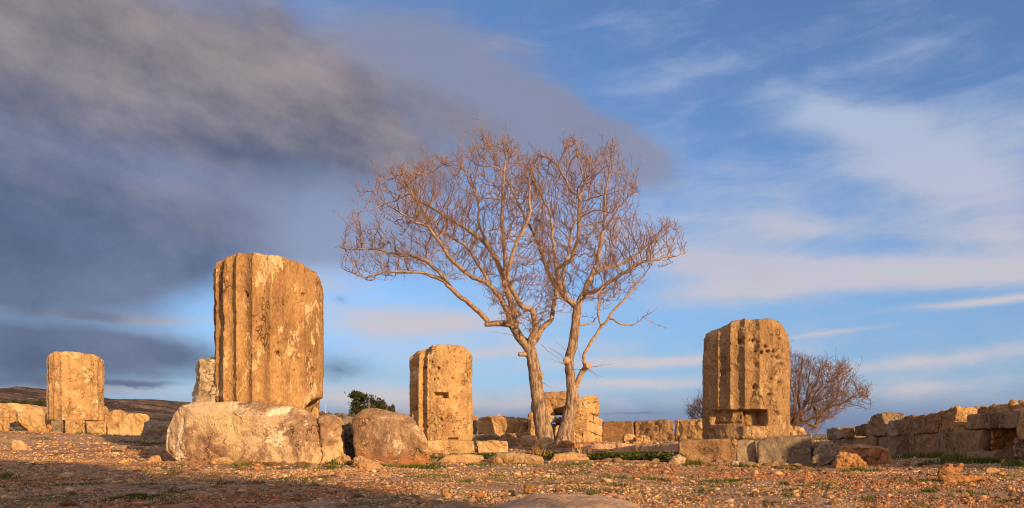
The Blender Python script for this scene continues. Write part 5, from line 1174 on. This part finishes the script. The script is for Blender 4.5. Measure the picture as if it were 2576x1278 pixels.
while cnt < 170:
    dy = 1160 + 112 * rs.uniform(0, 1) ** 1.3; dx = rs.uniform(-40, 2620); Y = .40 * F / (dy - HOR)
    if Y > 9.2 and 400 < dx < 1120: continue
    if Y > 8.9 and dx > 1680: continue
    X = (dx - CX) / F * Y
    if abs(X - .36) < .62 and abs(Y - 3.98) < .6: continue
    ki = int(rs.integers(12)); r = rs.uniform(.018, .042) * (Y / 6) ** .55
    zone = next(z_ for lim, z_ in ((260, 'below the leftmost column'), (430, 'left of the podium rock'), (680, 'before the podium left'), (880, 'before the podium right'), (1100, 'before the boulder'),
        (1300, 'below the middle column'), (1500, 'below the two trees'), (1700, 'below the green strip'), (1900, 'below the right column'), (2060, 'before the grey block'), (2250, 'before the reddish slab'), (2430, 'beside the jagged rock'), (9999, 'near the right edge')) if dx < lim)
    row = 'at the very front' if Y < 4.9 else 'in mid gravel' if Y < 6.3 else 'further back' if Y < 8 else 'far off'
    lb = f"{'small' if r < .03 else 'fist-sized'} {MN[ki % 6]} loose stone {row}, {zone}"
    if len(lb.split()) > 16: lb = lb.replace(' loose', '')
    if lb in used: continue
    used.add(lb); o = link('loose_stone', lms[ki], (X, Y, gz(X, Y) + .004))
    o.scale = (r, r, r); o.rotation_euler = (rs.normal(0, .15), rs.normal(0, .15), rs.uniform(0, 6.28))
    tag(o, lb, 'stone', 'loose fist-sized stones on the gravel'); cnt += 1
# rubble along the foot of walls and bases
rub = [(-40 + 3 * i, 1166, 0, 0) for i in range(0)] 
spots = [(2290 + 11 * i, 1148 + (i % 3) * 3 + i * .3, 12.0 - i * .10) for i in range(14)] + [(1200 + 9 * i, 1150 + (i % 4) * 2, 13.5) for i in range(12)] + [(1880 + 14 * i, 1174 + (i % 2) * 2, 9.6) for i in range(11)] + \
        [(1500 + 17 * i, 1160 + (i % 3) * 3, 10.5) for i in range(10)] + [(140 + 22 * i, 1112 + (i % 3) * 6, 14.5) for i in range(11)] + [(700 + 16 * i, 1180 + (i % 3) * 2, 8.9) for i in range(9)] + [(1290 + 10 * i, 1098 + (i % 3) * 3, 17.6) for i in range(5)] + [(1520 + 12 * i, 1122 + (i % 2) * 3, 16.4) for i in range(8)]
spots += [(420 + 19 * i, 1176 + (i % 3) * 2, 9.45) for i in range(20)] + [(905 + 18 * i, 1180 + (i % 2) * 3, 9.1) for i in range(10)] + [(1720 + 17 * i, 1168 + (i % 2) * 2, 10.8) for i in range(18)] + [(1080 + 15 * i, 1150 + (i % 2) * 2, 14.6) for i in range(12)]
for (dx, dy, Y) in spots:
    X = (dx - CX) / F * Y; r = rs.uniform(.05, .11) * Y / 12
    wh = ('leftmost column base' if dx < 400 else 'podium rock' if dx < 860 else 'low wall left of the trees' if dx < 1345 and Y > 17 else 'long golden block' if dx < 1345 else 'green strip' if Y < 11 and dx < 1700 else 'upright slabs' if dx < 1700 else 'blocks under the right column' if dx < 2150 else 'right wall')
    for _ in range(40):
        ki = int(rs.integers(12)); r = rs.uniform(.025, .10) * Y / 12; lb = f"{MN[ki % 6]} {'smaller' if r < .072 else 'larger'} rubble stone at the {'left' if (dx % 180) < 60 else 'middle' if (dx % 180) < 120 else 'right'} foot of the {wh}"
        if lb not in used: break
    if len(lb.split()) > 16: lb = lb.replace(' rubble', '')
    if lb in used: continue
    used.add(lb); o = link('loose_stone', lms[ki], (X, Y + rs.uniform(-.2, .2), gz(X, Y) + .01))
    o.scale = (r, r, r * rs.uniform(.6, 1)); o.rotation_euler = (rs.normal(0, .15), rs.normal(0, .15), rs.uniform(0, 6.28))
    tag(o, lb, 'stone', 'rubble stones at the foot of the walls')

GRASS = simple_mat('green_ground_plants', (0.085, 0.115, 0.025), var=.4, scale=6, attr=True)
def greens(patches, seed, name, label, blade=True, kk=1.0):
    """patches: (x, y, half width, half height in frame units, count, leaf height)"""
    rs = np.random.default_rng(seed); Vs = []; Ts = []
    for (dx, dy, rx, ry, n, h) in patches:
        n = int(n * kk); a = rs.normal(0, .5, n).clip(-1.2, 1.2) * rx + dx; b = rs.normal(0, .5, n).clip(-1.2, 1.2) * ry + dy
        Yb = .40 * F / np.maximum(b - HOR, 20)
        Yb = np.where(b < 1160, 9.9 + (1160 - b) / 30 * 5.0, np.minimum(Yb, 9.9)); 
        X = (a - CX) / F * Yb; Z = ground_z(X, Yb); m = len(X)
        kp = fbm2(X, Yb, .22, 3, 40 + seed) > (-.12 if blade else -.62); X, Yb, Z = X[kp], Yb[kp], Z[kp]; m = len(X)
        P = np.stack([X, Yb, Z], 1)
        for c_ in range(3 if not blade else 2):
            an = rs.uniform(0, 6.28, m); H = h * rs.uniform(.4, 1.2, m)
            if blade:
                dr = np.stack([np.cos(an) * .5, np.sin(an) * .5, np.full(m, 1.)], 1) * H[:, None]; sd_ = np.stack([-np.sin(an), np.cos(an), 0 * an], 1) * (H * .07 + .0015)[:, None]
                q = P + rs.normal(0, h * .4, (m, 3)) * np.array([1, 1, 0])
                V = np.stack([q + sd_, q - sd_, q + dr], 1)
            else:
                q = P + rs.normal(0, h * .6, (m, 3)) * np.array([1, 1, 0]); q[:, 2] += H * rs.uniform(.2, 1, m)
                dr = np.stack([np.cos(an), np.sin(an), rs.normal(.3, .5, m)], 1) * (H * .42)[:, None]; sd_ = np.stack([-np.sin(an), np.cos(an), rs.normal(0, .5, m)], 1) * (H * .30)[:, None]
                V = np.stack([q, q + dr * .5 + sd_, q + dr, q + dr * .5 - sd_], 1)
            Vs.append(V.reshape(-1, 3)); Ts.append(np.repeat(rs.uniform(.6, 1.35, (m, 1)) * (1.0 if blade else .62) * np.array([[1, 1, 1]]) * np.where(rs.uniform(0, 1, (m, 1)) < .12, np.array([[1.9, 1.3, 1.0]]), 1.0), V.shape[1], 0))
    V = np.concatenate(Vs); k = 3 if blade else 4
    o = tinted(name, V, np.arange(len(V)).reshape(-1, k), np.concatenate(Ts), GRASS, (0, 0, 0)); tag(o, label, 'plants', kind='stuff')
gp = [(95, 1085, 55, 6, 700, .07), (70, 1082, 40, 5, 500, .07), (130, 1100, 60, 3, 500, .05), (60, 1098, 40, 3, 200, .05), (220, 1103, 40, 3, 350, .06), (270, 1106, 45, 4, 300, .05), (330, 1116, 40, 3, 300, .05), (390, 1122, 30, 4, 300, .06), (200, 1104, 14, 3, 120, .08), (245, 1102, 16, 3, 200, .09),
      (310, 1262, 60, 8, 1300, .022), (20, 1205, 20, 8, 250, .03), (420, 1195, 60, 6, 300, .025), (600, 1200, 160, 12, 500, .022), (150, 1215, 140, 14, 500, .025), (560, 1218, 30, 5, 150, .03), (760, 1215, 60, 8, 250, .025), (900, 1235, 50, 6, 200, .025),
      (855, 1168, 26, 5, 500, .07), (830, 1180, 24, 4, 250, .05), (960, 1180, 40, 4, 250, .05), (905, 1176, 14, 3, 200, .06), (1050, 1183, 30, 4, 280, .06), (1100, 1172, 18, 4, 200, .06), (1080, 1185, 20, 3, 120, .05), (1110, 1150, 30, 3, 200, .06),
      (1180, 1148, 40, 3, 450, .08), (1215, 1172, 40, 3, 200, .04), (1290, 1168, 60, 3, 300, .04), (1450, 1170, 50, 4, 350, .04), (1430, 1176, 80, 5, 350, .03), (1620, 1180, 40, 4, 220, .04), (1560, 1200, 60, 4, 260, .03), (1640, 1205, 60, 6, 300, .03), (1560, 1218, 30, 4, 260, .035), (1480, 1238, 30, 4, 160, .03), (1800, 1210, 60, 8, 250, .03),
      (1735, 1165, 22, 4, 260, .08), (1790, 1168, 30, 4, 200, .06), (1860, 1168, 16, 3, 150, .06), (1985, 1173, 40, 2, 130, .05), (2155, 1176, 26, 3, 300, .06), (2200, 1176, 24, 2, 150, .05), (2290, 1150, 50, 3, 500, .09), (2360, 1151, 30, 3, 300, .09), (2400, 1158, 30, 4, 300, .09), (2480, 1162, 40, 4, 400, .08), (2550, 1170, 30, 4, 250, .07), (2440, 1163, 20, 4, 250, .07),
      (2330, 1215, 80, 6, 250, .025), (2460, 1240, 80, 14, 400, .028), (2100, 1230, 120, 14, 350, .025), (2520, 1200, 50, 6, 200, .03), (2340, 1240, 16, 6, 120, .035), (1380, 1205, 120, 14, 350, .022), (1150, 1200, 120, 12, 350, .022), (1700, 1240, 200, 14, 300, .02)]
rsg = np.random.default_rng(5)
for x0_, x1_, y_, n_ in ((420, 800, 1174, 16), (900, 1085, 1181, 9), (1710, 2040, 1169, 14), (2050, 2240, 1180, 8), (135, 330, 1101, 9), (1080, 1280, 1148, 8), (2250, 2560, 1158, 12)):
    for _ in range(n_): gp.append((rsg.uniform(x0_, x1_), y_ + rsg.uniform(-1, 2), rsg.uniform(5, 15), 1.5, int(rsg.uniform(30, 110)), rsg.uniform(.02, .05)))
for _ in range(95):
    yy = 1168 + 105 * rsg.uniform() ** 1.2; gp.append((rsg.uniform(-20, 2600), yy, rsg.uniform(12, 60), rsg.uniform(1.5, 5) * (yy - 1100) / 110, int(rsg.uniform(60, 240)), rsg.uniform(.010, .024)))
greens(gp, 1, 'grass', 'thin bright grass and weeds sprouting between the stones')
gl = [(1230, 1141, 60, 3, 2500, .06), (1300, 1142, 60, 4, 3000, .06), (1370, 1140, 50, 5, 3000, .07), (1430, 1143, 40, 5, 2500, .07), (1490, 1146, 50, 5, 3800, .065), (1560, 1147, 60, 5, 6500, .075), (1630, 1147, 60, 5, 6500, .075), (1690, 1150, 24, 5, 2600, .075), (1210, 1145, 30, 3, 1200, .05), (1600, 1142, 70, 3, 3800, .065)]
greens(gl, 2, 'leafy_ground_cover', 'dark green leafy weeds in a strip before the trees', blade=False)
dry = [(1350, 1140, 8, 5, 90, .22), (1360, 1142, 6, 4, 60, .2), (1464, 1146, 6, 4, 80, .2), (1590, 1112, 10, 2, 60, .15), (1722, 1163, 8, 3, 60, .12)]
GRASS2 = GRASS; GRASS = simple_mat('dry_grass_stalks', (0.30, 0.20, 0.09), var=.4, scale=6, attr=True)
greens(dry, 3, 'dry_grass', 'dry straw-coloured stalks standing in the green strip')
# dead twig in front of the boulder
V = []; Fc = []
for pts in ([(912,1152),(935,1160),(960,1166),(976,1169)], [(940,1156),(958,1162),(972,1167)], [(976,1168),(984,1160),(1000,1159)], [(981,1166),(982,1156)]):
    w = [at(x, y, 8.85) for (x, y) in pts]; b0 = len(V)
    for q, p in enumerate(w):
        for m_ in range(4): V.append((p.x, p.y + .006 * math.cos(1.57 * m_), p.z + .006 * math.sin(1.57 * m_)))
    for q in range(len(w) - 1):
        for m_ in range(4): a0 = b0 + 4 * q + m_; a1 = b0 + 4 * q + (m_ + 1) % 4; Fc.append((a0, a1, a1 + 4, a0 + 4))
tag(link('dead_branch', mesh('dead_branch', V, Fc, simple_mat('bleached_twig', (.5, .33, .25))), (0, 0, 0)), 'thin bleached dead branch leaning on the foot of the boulder', 'branch')
